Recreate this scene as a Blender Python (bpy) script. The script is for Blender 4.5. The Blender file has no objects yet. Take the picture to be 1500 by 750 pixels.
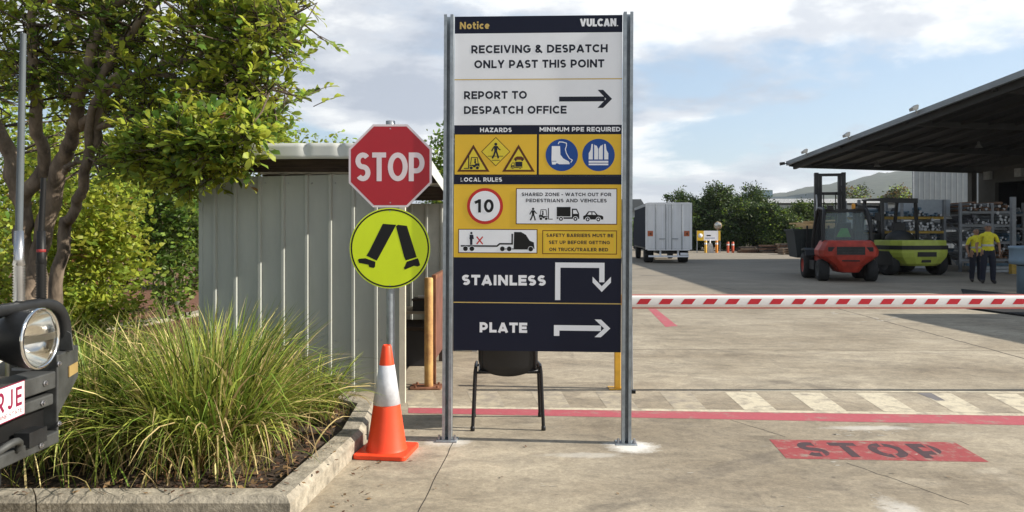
import bpy, math, random
import numpy as np
from mathutils import Vector, Matrix

C = bpy.context.scene.collection
S = bpy.context.scene
R = math.radians
FP, HZ, CX, EYE = 1100.0, 340.0, 750.0, 1.5      # focal length in photo pixels, horizon row, centre column, eye height

# ------------------------------------------------------------------ camera
cam = bpy.data.cameras.new('camera')
cam.sensor_width = 36.0
cam.lens = 36.0 * FP / 1500.0
cam.shift_y = -35.0 / 1500.0
cam.clip_start = 0.05
cam.clip_end = 9000
camo = bpy.data.objects.new('camera', cam)
camo.location = (0, 0, EYE)
camo.rotation_euler = (R(90), 0, 0)
C.objects.link(camo)
S.camera = camo

# ------------------------------------------------------------------ world: sky with broken cloud, one sun
SUN_EL = R(31)
SUN_DIR = Vector((math.cos(SUN_EL) * math.cos(R(-5.5)), math.cos(SUN_EL) * math.sin(R(-5.5)), math.sin(SUN_EL)))
W = bpy.data.worlds.new('World')
S.world = W
W.use_nodes = True
nt = W.node_tree
for n in list(nt.nodes):
    nt.nodes.remove(n)
def wn(t, **k):
    n = nt.nodes.new(t)
    for a, b in k.items():
        setattr(n, a, b)
    return n
def wl(a, b):
    nt.links.new(a, b)
sky = wn('ShaderNodeTexSky', sky_type='NISHITA', sun_disc=False)
sky.sun_elevation = SUN_EL
sky.sun_rotation = R(90 + 5.5)
sky.air_density = 1.0
sky.dust_density = 1.2
sky.ozone_density = 1.0
tc = wn('ShaderNodeTexCoord')
sep = wn('ShaderNodeSeparateXYZ')
wl(tc.outputs['Generated'], sep.inputs[0])
def wm(op, a, b=None, c=None):
    n = wn('ShaderNodeMath', operation=op)
    for i, v in enumerate((a, b, c)):
        if v is None:
            continue
        if isinstance(v, (int, float)):
            n.inputs[i].default_value = v
        else:
            wl(v, n.inputs[i])
    return n.outputs[0]
zz = wm('ADD', wm('MAXIMUM', sep.outputs['Z'], 0.0), 0.16)
cmb = wn('ShaderNodeCombineXYZ')
wl(wm('DIVIDE', sep.outputs['X'], zz), cmb.inputs[0])
wl(wm('DIVIDE', sep.outputs['Y'], zz), cmb.inputs[1])
cmb.inputs[2].default_value = 3.7
def wnoise(scale, detail, rough, dist, off):
    mp = wn('ShaderNodeMapping')
    mp.inputs['Location'].default_value = off
    wl(cmb.outputs[0], mp.inputs['Vector'])
    n = wn('ShaderNodeTexNoise')
    n.inputs['Scale'].default_value = scale
    n.inputs['Detail'].default_value = detail
    n.inputs['Roughness'].default_value = rough
    n.inputs['Distortion'].default_value = dist
    wl(mp.outputs[0], n.inputs['Vector'])
    return n.outputs['Fac']
def wramp(fac, stops):
    r = wn('ShaderNodeValToRGB')
    r.color_ramp.interpolation = 'EASE'
    while len(r.color_ramp.elements) < len(stops):
        r.color_ramp.elements.new(0.5)
    for e, (p, c) in zip(r.color_ramp.elements, stops):
        e.position = p
        e.color = (*c, 1) if len(c) == 3 else c
    wl(fac, r.inputs[0])
    return r.outputs[0]
cover = wramp(wnoise(0.62, 10, 0.60, 0.25, (2.3, 1.9, 0)), [(0.42, (0, 0, 0)), (0.53, (1, 1, 1))])
tone = wramp(wnoise(1.05, 9, 0.58, 0.15, (5.1, 2.4, 1.0)), [(0.40, (3.1, 3.35, 3.9)), (0.49, (4.7, 4.85, 5.15)), (0.56, (6.8, 6.8, 6.7))])
skyw = wn('ShaderNodeMixRGB', blend_type='MULTIPLY')     # thin veil of high cloud: pale sky
skyw.inputs[0].default_value = 1.0
wl(sky.outputs[0], skyw.inputs[1])
skyw.inputs[2].default_value = (1.0, 1.0, 1.0, 1)
veil = wn('ShaderNodeMixRGB')
veil.inputs[0].default_value = 0.40
wl(skyw.outputs[0], veil.inputs[1])
veil.inputs[2].default_value = (3.0, 4.1, 5.4, 1)
cl = wn('ShaderNodeMixRGB')
wl(wm('MULTIPLY', cover, 0.88), cl.inputs[0])
wl(veil.outputs[0], cl.inputs[1])
wl(tone, cl.inputs[2])
bg = wn('ShaderNodeBackground')
# sky gain by direction: raised fore and aft, dimmed left to darken the canopy
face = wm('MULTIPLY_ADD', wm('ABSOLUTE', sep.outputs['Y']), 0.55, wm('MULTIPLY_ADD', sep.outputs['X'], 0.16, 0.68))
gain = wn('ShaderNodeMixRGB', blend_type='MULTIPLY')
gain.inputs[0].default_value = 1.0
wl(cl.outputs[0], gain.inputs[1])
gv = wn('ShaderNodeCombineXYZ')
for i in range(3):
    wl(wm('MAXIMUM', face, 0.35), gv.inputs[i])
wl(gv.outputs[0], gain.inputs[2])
bg.inputs['Strength'].default_value = 0.085
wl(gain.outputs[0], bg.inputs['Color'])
out = wn('ShaderNodeOutputWorld')
wl(bg.outputs[0], out.inputs[0])

sun = bpy.data.lights.new('sun', 'SUN')
sun.energy = 4.6
sun.angle = R(0.5)
sun.color = (1.0, 0.935, 0.83)
suno = bpy.data.objects.new('sun', sun)
suno.rotation_euler = SUN_DIR.to_track_quat('Z', 'Y').to_euler()
suno.location = SUN_DIR * 60
C.objects.link(suno)

vs = S.view_settings
vs.view_transform = 'Standard'
vs.look = 'None'
vs.gamma = 1.0
vs.exposure = 0.75
vs.use_curve_mapping = False
S.render.engine = 'CYCLES'
S.cycles.max_bounces = 6
S.cycles.transparent_max_bounces = 8
S.cycles.use_denoising = True

# ------------------------------------------------------------------ helpers
def G(x, y, z=0.0):
    """photo pixel of a point at height z -> its place"""
    Y = FP * (EYE - z) / (y - HZ)
    return Vector(((x - CX) / FP * Y, Y, z))
def P(x, y, Y):
    return Vector(((x - CX) / FP * Y, Y, EYE - (y - HZ) / FP * Y))

MATS = {}
def mat(name, col, rough=0.6, metal=0.0, var=0.18, scale=6.0, bump=0.0, bscale=80.0, spec=0.4, col2=None, stretch=None, coat=0.0, alpha=None):
    if name in MATS:
        return MATS[name]
    m = bpy.data.materials.new(name)
    m.use_nodes = True
    t = m.node_tree
    b = t.nodes['Principled BSDF']
    b.inputs['Roughness'].default_value = rough
    b.inputs['Metallic'].default_value = metal
    b.inputs['Specular IOR Level'].default_value = spec
    if coat:
        b.inputs['Coat Weight'].default_value = coat
        b.inputs['Coat Roughness'].default_value = 0.15
    b.inputs['Base Color'].default_value = (*col, 1)
    co = t.nodes.new('ShaderNodeTexCoord')
    src = co.outputs['Object']
    if stretch:
        mp = t.nodes.new('ShaderNodeMapping')
        mp.inputs['Scale'].default_value = stretch
        t.links.new(src, mp.inputs[0])
        src = mp.outputs[0]
    if var > 0 or col2:
        n = t.nodes.new('ShaderNodeTexNoise')
        n.inputs['Scale'].default_value = scale
        n.inputs['Detail'].default_value = 7
        n.inputs['Roughness'].default_value = 0.65
        t.links.new(src, n.inputs['Vector'])
        r = t.nodes.new('ShaderNodeValToRGB')
        r.color_ramp.elements[0].position = 0.33
        r.color_ramp.elements[1].position = 0.67
        if col2:
            a, c = col, col2
        else:
            a = tuple(max(0, x * (1 - var)) for x in col)
            c = tuple(min(1, x * (1 + var)) for x in col)
        r.color_ramp.elements[0].color = (*a, 1)
        r.color_ramp.elements[1].color = (*c, 1)
        t.links.new(n.outputs['Fac'], r.inputs[0])
        t.links.new(r.outputs[0], b.inputs['Base Color'])
        rr = t.nodes.new('ShaderNodeMapRange')
        rr.inputs['To Min'].default_value = max(0.02, rough - 0.1)
        rr.inputs['To Max'].default_value = min(1, rough + 0.1)
        t.links.new(n.outputs['Fac'], rr.inputs['Value'])
        t.links.new(rr.outputs[0], b.inputs['Roughness'])
    if bump > 0:
        n2 = t.nodes.new('ShaderNodeTexNoise')
        n2.inputs['Scale'].default_value = bscale
        n2.inputs['Detail'].default_value = 5
        t.links.new(src, n2.inputs['Vector'])
        bp = t.nodes.new('ShaderNodeBump')
        bp.inputs['Strength'].default_value = bump
        bp.inputs['Distance'].default_value = 0.01
        t.links.new(n2.outputs['Fac'], bp.inputs['Height'])
        t.links.new(bp.outputs[0], b.inputs['Normal'])
    MATS[name] = m
    return m

def leafmat(name, col, trans=0.45, rough=0.45):
    m = bpy.data.materials.new(name)
    m.use_nodes = True
    t = m.node_tree
    b = t.nodes['Principled BSDF']
    b.inputs['Roughness'].default_value = rough
    b.inputs['Specular IOR Level'].default_value = 0.35
    g = t.nodes.new('ShaderNodeNewGeometry')
    hsv = t.nodes.new('ShaderNodeHueSaturation')
    hsv.inputs['Color'].default_value = (*col, 1)
    mr = t.nodes.new('ShaderNodeMapRange')
    mr.inputs['To Min'].default_value = 0.55
    mr.inputs['To Max'].default_value = 1.5
    t.links.new(g.outputs['Random Per Island'], mr.inputs['Value'])
    t.links.new(mr.outputs[0], hsv.inputs['Value'])
    mh = t.nodes.new('ShaderNodeMapRange')
    mh.inputs['To Min'].default_value = 0.475
    mh.inputs['To Max'].default_value = 0.51
    t.links.new(g.outputs['Random Per Island'], mh.inputs['Value'])
    t.links.new(mh.outputs[0], hsv.inputs['Hue'])
    t.links.new(hsv.outputs[0], b.inputs['Base Color'])
    tr = t.nodes.new('ShaderNodeBsdfTranslucent')
    t.links.new(hsv.outputs[0], tr.inputs['Color'])
    mx = t.nodes.new('ShaderNodeMixShader')
    mx.inputs[0].default_value = trans
    t.links.new(b.outputs[0], mx.inputs[1])
    t.links.new(tr.outputs[0], mx.inputs[2])
    t.links.new(mx.outputs[0], t.nodes['Material Output'].inputs[0])
    MATS[name] = m
    return m

def frame_of(d):
    d = d.normalized()
    a = Vector((0, 0, 1)) if abs(d.z) < 0.9 else Vector((1, 0, 0))
    u = d.cross(a).normalized()
    return u, d.cross(u).normalized()

class MB:
    def __init__(s):
        s.v, s.f, s.m, s.s, s.mats = [], [], [], [], []
    def mi(s, m):
        if m not in s.mats:
            s.mats.append(m)
        return s.mats.index(m)
    def add(s, vs_, fs, m, smooth=False):
        b = len(s.v)
        k = s.mi(m)
        s.v.extend([tuple(p) for p in vs_])
        for f in fs:
            s.f.append([b + i for i in f])
            s.m.append(k)
            s.s.append(smooth)
        return s
    def hexa(s, p, m):
        """eight corners: bottom ring 0-3, top ring 4-7"""
        return s.add(p, [(3, 2, 1, 0), (4, 5, 6, 7), (0, 1, 5, 4), (1, 2, 6, 5), (2, 3, 7, 6), (3, 0, 4, 7)], m)
    def box(s, x0, x1, y0, y1, z0, z1, m):
        return s.hexa([(x0, y0, z0), (x1, y0, z0), (x1, y1, z0), (x0, y1, z0), (x0, y0, z1), (x1, y0, z1), (x1, y1, z1), (x0, y1, z1)], m)
    def bar(s, a, b, w, h, m, up=(0, 0, 1)):
        """box-section bar from a to b, w across, h along up"""
        a, b, up = Vector(a), Vector(b), Vector(up)
        d = (b - a).normalized()
        u = d.cross(up)
        u = u.normalized() * w / 2 if u.length > 1e-6 else frame_of(d)[0] * w / 2
        n = u.cross(d).normalized() * h / 2
        return s.hexa([a - u - n, a + u - n, b + u - n, b - u - n, a - u + n, a + u + n, b + u + n, b - u + n], m)
    def tube(s, pts, rad, m, n=12, caps=True, smooth=True):
        pts = [Vector(p) for p in pts]
        if not isinstance(rad, (list, tuple)):
            rad = [rad] * len(pts)
        vs_, fs = [], []
        u = None
        for i, p in enumerate(pts):
            d = (pts[min(i + 1, len(pts) - 1)] - pts[max(i - 1, 0)])
            if d.length < 1e-9:
                d = Vector((0, 0, 1))
            d.normalize()
            if u is None:
                u = frame_of(d)[0]
            else:
                u = u - d * u.dot(d)
                u = u.normalized() if u.length > 1e-6 else frame_of(d)[0]
            w = d.cross(u)
            for k in range(n):
                a = 2 * math.pi * k / n
                vs_.append(p + (u * math.cos(a) + w * math.sin(a)) * rad[i])
        for i in range(len(pts) - 1):
            for k in range(n):
                k2 = (k + 1) % n
                fs.append((i * n + k, i * n + k2, (i + 1) * n + k2, (i + 1) * n + k))
        s.add(vs_, fs, m, smooth)
        if caps:
            s.add(vs_[:n], [tuple(reversed(range(n)))], m)
            s.add(vs_[-n:], [tuple(range(n))], m)
        return s
    def lathe(s, prof, m, c=(0, 0, 0), axis='z', n=24, smooth=True):
        vs_, fs = [], []
        for r, h in prof:
            for k in range(n):
                a = 2 * math.pi * k / n
                x, y = r * math.cos(a), r * math.sin(a)
                q = (x, y, h) if axis == 'z' else ((h, x, y) if axis == 'x' else (y, h, x))
                vs_.append((c[0] + q[0], c[1] + q[1], c[2] + q[2]))
        for i in range(len(prof) - 1):
            for k in range(n):
                k2 = (k + 1) % n
                fs.append((i * n + k, i * n + k2, (i + 1) * n + k2, (i + 1) * n + k))
        return s.add(vs_, fs, m, smooth)
    def prism(s, pts, d0, d1, m, axis='y'):
        """2-D outline extruded along an axis; outline is (x,z) for y, (x,y) for z, (y,z) for x"""
        def q(p, d):
            return (p[0], d, p[1]) if axis == 'y' else ((p[0], p[1], d) if axis == 'z' else (d, p[0], p[1]))
        n = len(pts)
        vs_ = [q(p, d0) for p in pts] + [q(p, d1) for p in pts]
        fs = [tuple(range(n)), tuple(reversed(range(n, 2 * n)))]
        fs += [(i, i + n, (i + 1) % n + n, (i + 1) % n) for i in range(n)]
        return s.add(vs_, fs, m)
    def ball(s, c, r, m, n=10, sq=(1, 1, 1)):
        prof = [(max(1e-4, math.sin(math.pi * i / n)), -math.cos(math.pi * i / n)) for i in range(n + 1)]
        vs_, fs = [], []
        k_ = n * 2
        for a, h in prof:
            for k in range(k_):
                t = 2 * math.pi * k / k_
                vs_.append((c[0] + r * sq[0] * a * math.cos(t), c[1] + r * sq[1] * a * math.sin(t), c[2] + r * sq[2] * h))
        for i in range(n):
            for k in range(k_):
                fs.append((i * k_ + k, i * k_ + (k + 1) % k_, (i + 1) * k_ + (k + 1) % k_, (i + 1) * k_ + k))
        return s.add(vs_, fs, m, True)
    def build(s, name, parent=None, bevel=0.0, fix=True, **props):
        me = bpy.data.meshes.new(name)
        me.from_pydata(s.v, [], s.f)
        for m in s.mats:
            me.materials.append(m)
        me.polygons.foreach_set('material_index', s.m)
        me.polygons.foreach_set('use_smooth', s.s)
        me.update()
        o = bpy.data.objects.new(name, me)
        C.objects.link(o)
        if parent:
            o.parent = parent
        if bevel:
            b = o.modifiers.new('bevel', 'BEVEL')
            b.width = bevel
            b.segments = 2
            b.limit_method = 'ANGLE'
            b.angle_limit = R(40)
        for k, v in props.items():
            o[k] = v
        return o

def thing(name, label, cat, loc=(0, 0, 0), rz=0.0, group=None):
    o = bpy.data.objects.new(name, None)
    o.empty_display_size = 0.2
    o.location = loc
    o.rotation_euler = (0, 0, rz)
    C.objects.link(o)
    return tag(o, label, cat, group)
def tag(o, label, cat, group=None):
    o['label'] = label
    o['category'] = cat
    if group:
        o['group'] = group
    return o
def struct(o, kind='structure'):
    o['kind'] = kind
    return o
def dup(root, loc, rz, label=None):
    def cp(o, par):
        c = o.copy()
        C.objects.link(c)
        c.parent = par
        for ch in kids.get(o.name, []):
            cp(ch, c)
        return c
    kids = {}
    for o in list(C.objects):
        if o.parent:
            kids.setdefault(o.parent.name, []).append(o)
    c = cp(root, None)
    c.location = loc
    c.rotation_euler = (0, 0, rz)
    if label:
        c['label'] = label
    return c

# ------------------------------------------------------------------ lettering: a small geometric stroke alphabet
def arc(cx, cy, rx, ry, a0, a1, n=14):
    return [(cx + rx * math.cos(R(a0 + (a1 - a0) * i / n)), cy + ry * math.sin(R(a0 + (a1 - a0) * i / n))) for i in range(n + 1)]
def glyph(ch, t):
    h = t / 2
    T, B = 1 - h, h
    def bowl(x, y0, y1, w):
        r = (y1 - y0) / 2
        return [(x, y1), (w - h - min(r, w * .5), y1)] + arc(w - h - min(r, w * .5), (y0 + y1) / 2, min(r, w * .5), r, 90, -90)[1:] + [(x, y0)]
    if ch == ' ': return 0.30, []
    if ch == 'I': return t, [[(h, 0), (h, 1)]]
    if ch == 'L': w = .60; return w, [[(h, 1), (h, B), (w, B)]]
    if ch == 'E': w = .66; return w, [[(w, T), (h, T), (h, B), (w, B)], [(h, .5), (w * .93, .5)]]
    if ch == 'F': w = .64; return w, [[(w, T), (h, T), (h, 0)], [(h, .48), (w * .93, .48)]]
    if ch == 'H': w = .78; return w, [[(h, 0), (h, 1)], [(w - h, 0), (w - h, 1)], [(h, .5), (w - h, .5)]]
    if ch == 'T': w = .68; return w, [[(0, T), (w, T)], [(w / 2, 0), (w / 2, T)]]
    if ch == 'A': w = .86; k = h * 1.0; return w, [[(k * .9, 0), (w / 2, 1 - h * .3)], [(w - k * .9, 0), (w / 2, 1 - h * .3)], [(w * .22, .27), (w * .78, .27)]]
    if ch == 'V': w = .84; return w, [[(h * .9, 1), (w / 2, h * .3)], [(w - h * .9, 1), (w / 2, h * .3)]]
    if ch == 'W': w = 1.22; return w, [[(h * .9, 1), (w * .29, h * .3)], [(w * .29, h * .3), (w / 2, 1)], [(w / 2, 1), (w * .71, h * .3)], [(w - h * .9, 1), (w * .71, h * .3)]]
    if ch == 'M': w = .96; return w, [[(h, 0), (h, 1)], [(w - h, 0), (w - h, 1)], [(h, 1 - h * .5), (w / 2, .30)], [(w - h, 1 - h * .5), (w / 2, .30)]]
    if ch == 'N': w = .80; return w, [[(h, 0), (h, 1)], [(w - h, 0), (w - h, 1)], [(h, 1 - h * .5), (w - h, h * .5)]]
    if ch == 'Z': w = .68; return w, [[(0, T), (w, T)], [(0, B), (w, B)], [(w - h * .9, T), (h * .9, B)]]
    if ch == 'Y': w = .78; return w, [[(h * .9, 1), (w / 2, .42)], [(w - h * .9, 1), (w / 2, .42)], [(w / 2, 0), (w / 2, .46)]]
    if ch == 'K': w = .74; return w, [[(h, 0), (h, 1)], [(w - h * .7, 1), (h, .38)], [(w * .38, .55), (w - h * .6, 0)]]
    if ch == 'X': w = .78; return w, [[(h, 0), (w - h, 1)], [(h, 1), (w - h, 0)]]
    if ch == 'O': w = .90; a = arc(w / 2, .5, w / 2 - h, .5 - h, 0, 360, 28); return w, [a]
    if ch == 'Q': w = .90; return w, [arc(w / 2, .5, w / 2 - h, .5 - h, 0, 360, 28), [(w * .55, .25), (w * .92, -.1)]]
    if ch == 'C': w = .80; return w, [arc(.45, .5, .45 - h, .5 - h, 42, 318, 24)]
    if ch == 'G': w = .84; return w, [arc(.45, .5, .45 - h, .5 - h, 42, 325, 24) + [(w - h, .5)], [(w * .56, .48), (w, .48)]]
    if ch == 'D': w = .82; return w, [[(h, 0), (h, 1)], bowl(h, B, T, w)]
    if ch == 'P': w = .70; return w, [[(h, 0), (h, 1)], bowl(h, .36, T, w)]
    if ch == 'R': w = .74; return w, [[(h, 0), (h, 1)], bowl(h, .38, T, w * .96), [(w * .45, .38), (w - h * .7, 0)]]
    if ch == 'B': w = .74; return w, [[(h, 0), (h, 1)], bowl(h, .52, T, w * .92), bowl(h, B, .52, w)]
    if ch == 'U': w = .76; r = w / 2 - h; return w, [[(h, 1), (h, r + h)] + arc(w / 2, r + h, r, r, 180, 360)[1:] + [(w - h, 1)]]
    if ch == 'J': w = .54; r = w / 2 - h; return w, [[(w - h, 1), (w - h, r + h)] + arc(w / 2, r + h, r, r, 0, -165)[1:]]
    if ch == 'S':
        w = .66; r1 = (1 - t) / 4; rx = w / 2 - h
        return w, [arc(w / 2, T - r1, rx, r1, 35, 270, 16) + arc(w / 2, B + r1, rx, r1, 90, -145, 16)[1:]]
    if ch == '0': w = .68; return w, [arc(w / 2, .5, w / 2 - h, .5 - h, 0, 360, 28)]
    if ch == '1': w = .42; return w, [[(w - h, 0), (w - h, 1)], [(w - h, T), (0, T - .16)]]
    if ch == '-': w = .36; return w, [[(0, .42), (w, .42)]]
    if ch == '.': return t, [[(h, 0), (h, t)]]
    if ch == '/': w = .46; return w, [[(0, -.05), (w, 1.05)]]
    if ch == '&': w = .80; return w, [[(w - h * .4, 0), (w * .24, .66)] + arc(w * .41, .78, w * .21, .22 - h, 190, -30, 12) + [(w * .20, .40)] + arc(w * .36, .26, w * .36 - h, .26 - h, 140, 370, 14)]
    xh = .74
    if ch == 'o': w = .66; return w, [arc(w / 2, xh / 2, w / 2 - h, xh / 2 - h, 0, 360, 24)]
    if ch == 't': w = .44; return w, [[(h + .06, .95), (h + .06, .22)] + arc(h + .22, .22, .16, .22 - h, 180, 290, 8)[1:], [(0, xh - h), (w, xh - h)]]
    if ch == 'i': return t, [[(h, 0), (h, xh)], [(h, .84), (h, .84 + t)]]
    if ch == 'c': w = .58; return w, [arc(.33, xh / 2, .33 - h, xh / 2 - h, 45, 315, 18)]
    if ch == 'e': w = .64; return w, [arc(w / 2, xh / 2, w / 2 - h, xh / 2 - h, -2, -2, 1)[:0] + arc(w / 2, xh / 2, w / 2 - h, xh / 2 - h, 0, 318, 20), [(h, xh / 2), (w - h, xh / 2)]]
    return .5, []
def stroke(pts, t):
    """quads of a mitred band along a polyline"""
    closed = abs(pts[0][0] - pts[-1][0]) < 1e-6 and abs(pts[0][1] - pts[-1][1]) < 1e-6
    if closed:
        pts = pts[:-1]
    n = len(pts)
    L, Rr = [], []
    for i in range(n):
        a = pts[i - 1] if (i > 0 or closed) else None
        b = pts[(i + 1) % n] if (i < n - 1 or closed) else None
        p = pts[i]
        def nrm(q, w):
            d = (w[0] - q[0], w[1] - q[1])
            l = math.hypot(*d) or 1e-9
            return (-d[1] / l, d[0] / l)
        if a is None: nn, k = nrm(p, b), 1
        elif b is None: nn, k = nrm(a, p), 1
        else:
            n1, n2 = nrm(a, p), nrm(p, b)
            mx, my = n1[0] + n2[0], n1[1] + n2[1]
            l = math.hypot(mx, my) or 1e-9
            nn = (mx / l, my / l)
            k = min(2.2, 1 / max(0.2, nn[0] * n1[0] + nn[1] * n1[1]))
        L.append((p[0] + nn[0] * k * t / 2, p[1] + nn[1] * k * t / 2))
        Rr.append((p[0] - nn[0] * k * t / 2, p[1] - nn[1] * k * t / 2))
    q = []
    for i in range(n if closed else n - 1):
        j = (i + 1) % n
        q.append((L[i], Rr[i], Rr[j], L[j]))
    return q
def text_quads(s, size, weight=.2, sx=1.0, gap=.10):
    """list of (stroke number, quad) with the text's lower left at 0,0, and its width"""
    x, out = 0.0, []
    k = 0
    for ch in s:
        w, st = glyph(ch, weight)
        for pl in st:
            pl = [((p[0] * sx + x) * size, p[1] * size) for p in pl]
            for q in stroke(pl, weight * size):
                out.append((k, q))
            k += 1
        x += w * sx + gap
    return out, (x - gap) * size
# ------------------------------------------------------------------ ground, markings, kerbs
def ground_material():
    m = bpy.data.materials.new('worn_concrete')
    m.use_nodes = True
    t = m.node_tree
    b = t.nodes['Principled BSDF']
    b.inputs['Specular IOR Level'].default_value = 0.25
    g = t.nodes.new('ShaderNodeNewGeometry')
    def noise(scale, detail=6, st=(1, 1, 1), off=(0, 0, 0), rough=.6, dist=0):
        mp = t.nodes.new('ShaderNodeMapping')
        mp.inputs['Scale'].default_value = st
        mp.inputs['Location'].default_value = off
        t.links.new(g.outputs['Position'], mp.inputs[0])
        n = t.nodes.new('ShaderNodeTexNoise')
        n.inputs['Scale'].default_value = scale
        n.inputs['Detail'].default_value = detail
        n.inputs['Roughness'].default_value = rough
        n.inputs['Distortion'].default_value = dist
        t.links.new(mp.outputs[0], n.inputs['Vector'])
        return n.outputs['Fac']
    def ramp(f, p0, p1, c0=(0, 0, 0), c1=(1, 1, 1)):
        r = t.nodes.new('ShaderNodeValToRGB')
        r.color_ramp.elements[0].position = p0
        r.color_ramp.elements[1].position = p1
        r.color_ramp.elements[0].color = (*c0, 1)
        r.color_ramp.elements[1].color = (*c1, 1)
        t.links.new(f, r.inputs[0])
        return r.outputs[0]
    def mix(f, a, bb, k=1.0, mode='MIX'):
        x = t.nodes.new('ShaderNodeMixRGB')
        x.blend_type = mode
        if k != 1.0:
            q = t.nodes.new('ShaderNodeMath')
            q.operation = 'MULTIPLY'
            t.links.new(f, q.inputs[0])
            q.inputs[1].default_value = k
            f = q.outputs[0]
        t.links.new(f, x.inputs[0])
        for i, v in ((1, a), (2, bb)):
            if isinstance(v, tuple):
                x.inputs[i].default_value = (*v, 1)
            else:
                t.links.new(v, x.inputs[i])
        return x.outputs[0]
    base = ramp(noise(.55, 9, (1, 1, 1), (3, 1, 0), .62, .4), .34, .68, (.285, .240, .176), (.46, .402, .308))
    streak = ramp(noise(.8, 8, (.22, 1.3, 1), (0, 4, 0), .6, .2), .45, .68)
    base = mix(streak, base, (.20, .160, .112), .5)
    stain = ramp(noise(1.1, 7, (.5, 1, 1), (9, 2, 0), .65, .6), .58, .72)
    base = mix(stain, base, (.14, .118, .09), .6)
    mott = ramp(noise(4.2, 10, (.8, 1.2, 1), (6, 3, 0), .72, .8), .34, .66, (.70, .70, .71), (1.20, 1.19, 1.17))
    x = t.nodes.new('ShaderNodeMixRGB'); x.blend_type = 'MULTIPLY'; x.inputs[0].default_value = .9
    t.links.new(base, x.inputs[1]); t.links.new(mott, x.inputs[2]); base = x.outputs[0]
    scr = ramp(noise(2.4, 9, (.25, 3.2, 1), (1, 8, 0), .7, 1.2), .66, .74)
    base = mix(scr, base, (.56, .51, .43), .5)
    wipe = ramp(noise(1.3, 9, (3.0, .3, 1), (7, 2, 0), .68, 1.0), .62, .72)
    base = mix(wipe, base, (.15, .125, .10), .45)
    pale = ramp(noise(1.6, 8, (.5, 1, 1), (2, 7, 0), .6, .3), .60, .74)
    base = mix(pale, base, (.55, .49, .39), .55)
    grit = ramp(noise(55, 4, (1, 1, 1), (0, 0, 0), .7), .3, .7, (.80, .80, .80), (1.18, 1.18, 1.18))
    x = t.nodes.new('ShaderNodeMixRGB'); x.blend_type = 'MULTIPLY'; x.inputs[0].default_value = .8
    t.links.new(base, x.inputs[1]); t.links.new(grit, x.inputs[2]); base = x.outputs[0]
    spots = ramp(noise(9, 5, (1, 1, 1), (4, 4, 0), .6), .67, .72)
    base = mix(spots, base, (.10, .085, .07), .6)
    # drilling dust swept round the sign's right foot and a little at the left one
    def dust(cx, cy, rx, ry, k, base):
        mp = t.nodes.new('ShaderNodeMapping')
        mp.inputs['Location'].default_value = (-cx / rx, -cy / ry, 0)
        mp.inputs['Scale'].default_value = (1 / rx, 1 / ry, 1)
        t.links.new(g.outputs['Position'], mp.inputs[0])
        l = t.nodes.new('ShaderNodeVectorMath'); l.operation = 'LENGTH'
        t.links.new(mp.outputs[0], l.inputs[0])
        n = noise(7, 10, (1, 1, 1), (cx, 1, 0), .78)
        a = t.nodes.new('ShaderNodeMath'); a.operation = 'MULTIPLY_ADD'
        t.links.new(n, a.inputs[0]); a.inputs[1].default_value = 1.6
        t.links.new(l.outputs['Value'], a.inputs[2])
        mr = t.nodes.new('ShaderNodeMapRange')
        mr.inputs['From Min'].default_value = 1.15
        mr.inputs['From Max'].default_value = 1.62
        mr.inputs['To Min'].default_value = 1
        mr.inputs['To Max'].default_value = 0
        t.links.new(a.outputs[0], mr.inputs['Value'])
        return mix(mr.outputs[0], base, (.80, .78, .73), k)
    def arcmark(cx, cy, rad, hw, k, base):
        mp = t.nodes.new('ShaderNodeMapping')
        mp.inputs['Location'].default_value = (-cx, -cy, 0)
        t.links.new(g.outputs['Position'], mp.inputs[0])
        l = t.nodes.new('ShaderNodeVectorMath'); l.operation = 'LENGTH'
        t.links.new(mp.outputs[0], l.inputs[0])
        d = t.nodes.new('ShaderNodeMath'); d.operation = 'SUBTRACT'; d.inputs[1].default_value = rad
        t.links.new(l.outputs['Value'], d.inputs[0])
        a = t.nodes.new('ShaderNodeMath'); a.operation = 'ABSOLUTE'; t.links.new(d.outputs[0], a.inputs[0])
        mr = t.nodes.new('ShaderNodeMapRange')
        mr.inputs['From Min'].default_value = hw * .6; mr.inputs['From Max'].default_value = hw
        mr.inputs['To Min'].default_value = 1; mr.inputs['To Max'].default_value = 0
        t.links.new(a.outputs[0], mr.inputs['Value'])
        mu = t.nodes.new('ShaderNodeMath'); mu.operation = 'MULTIPLY'
        t.links.new(mr.outputs[0], mu.inputs[0]); t.links.new(ramp(noise(2.2, 8, (1, 1, 1), (cx, cy, 0), .75), .44, .62), mu.inputs[1])
        return mix(mu.outputs[0], base, (.11, .095, .08), k)
    base = arcmark(9, -6, 13.2, .10, .45, base)
    base = arcmark(9, -6, 14.9, .10, .40, base)
    base = arcmark(-6, 1.5, 8.4, .07, .40, base)
    base = arcmark(14, 30, 23.5, .12, .35, base)
    base = arcmark(14, 30, 25.2, .12, .35, base)
    fine = ramp(noise(20, 8, (1, 1, 1), (3, 9, 0), .78, .5), .36, .64, (.80, .80, .80), (1.15, 1.15, 1.14))
    x = t.nodes.new('ShaderNodeMixRGB'); x.blend_type = 'MULTIPLY'; x.inputs[0].default_value = .9
    t.links.new(base, x.inputs[1]); t.links.new(fine, x.inputs[2]); base = x.outputs[0]
    base = dust(.84, 5.24, .26, .20, .82, base)
    base = dust(.50, 5.05, .40, .09, .28, base)
    base = dust(-.46, 5.36, .22, .14, .5, base)
    base = dust(2.75, 5.75, .5, .10, .4, base)
    base = dust(2.1, 4.0, .16, .35, .4, base)
    # far yard greyer, with canopy shade painted in by a darker colour
    s = t.nodes.new('ShaderNodeSeparateXYZ')
    t.links.new(g.outputs['Position'], s.inputs[0])
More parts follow.
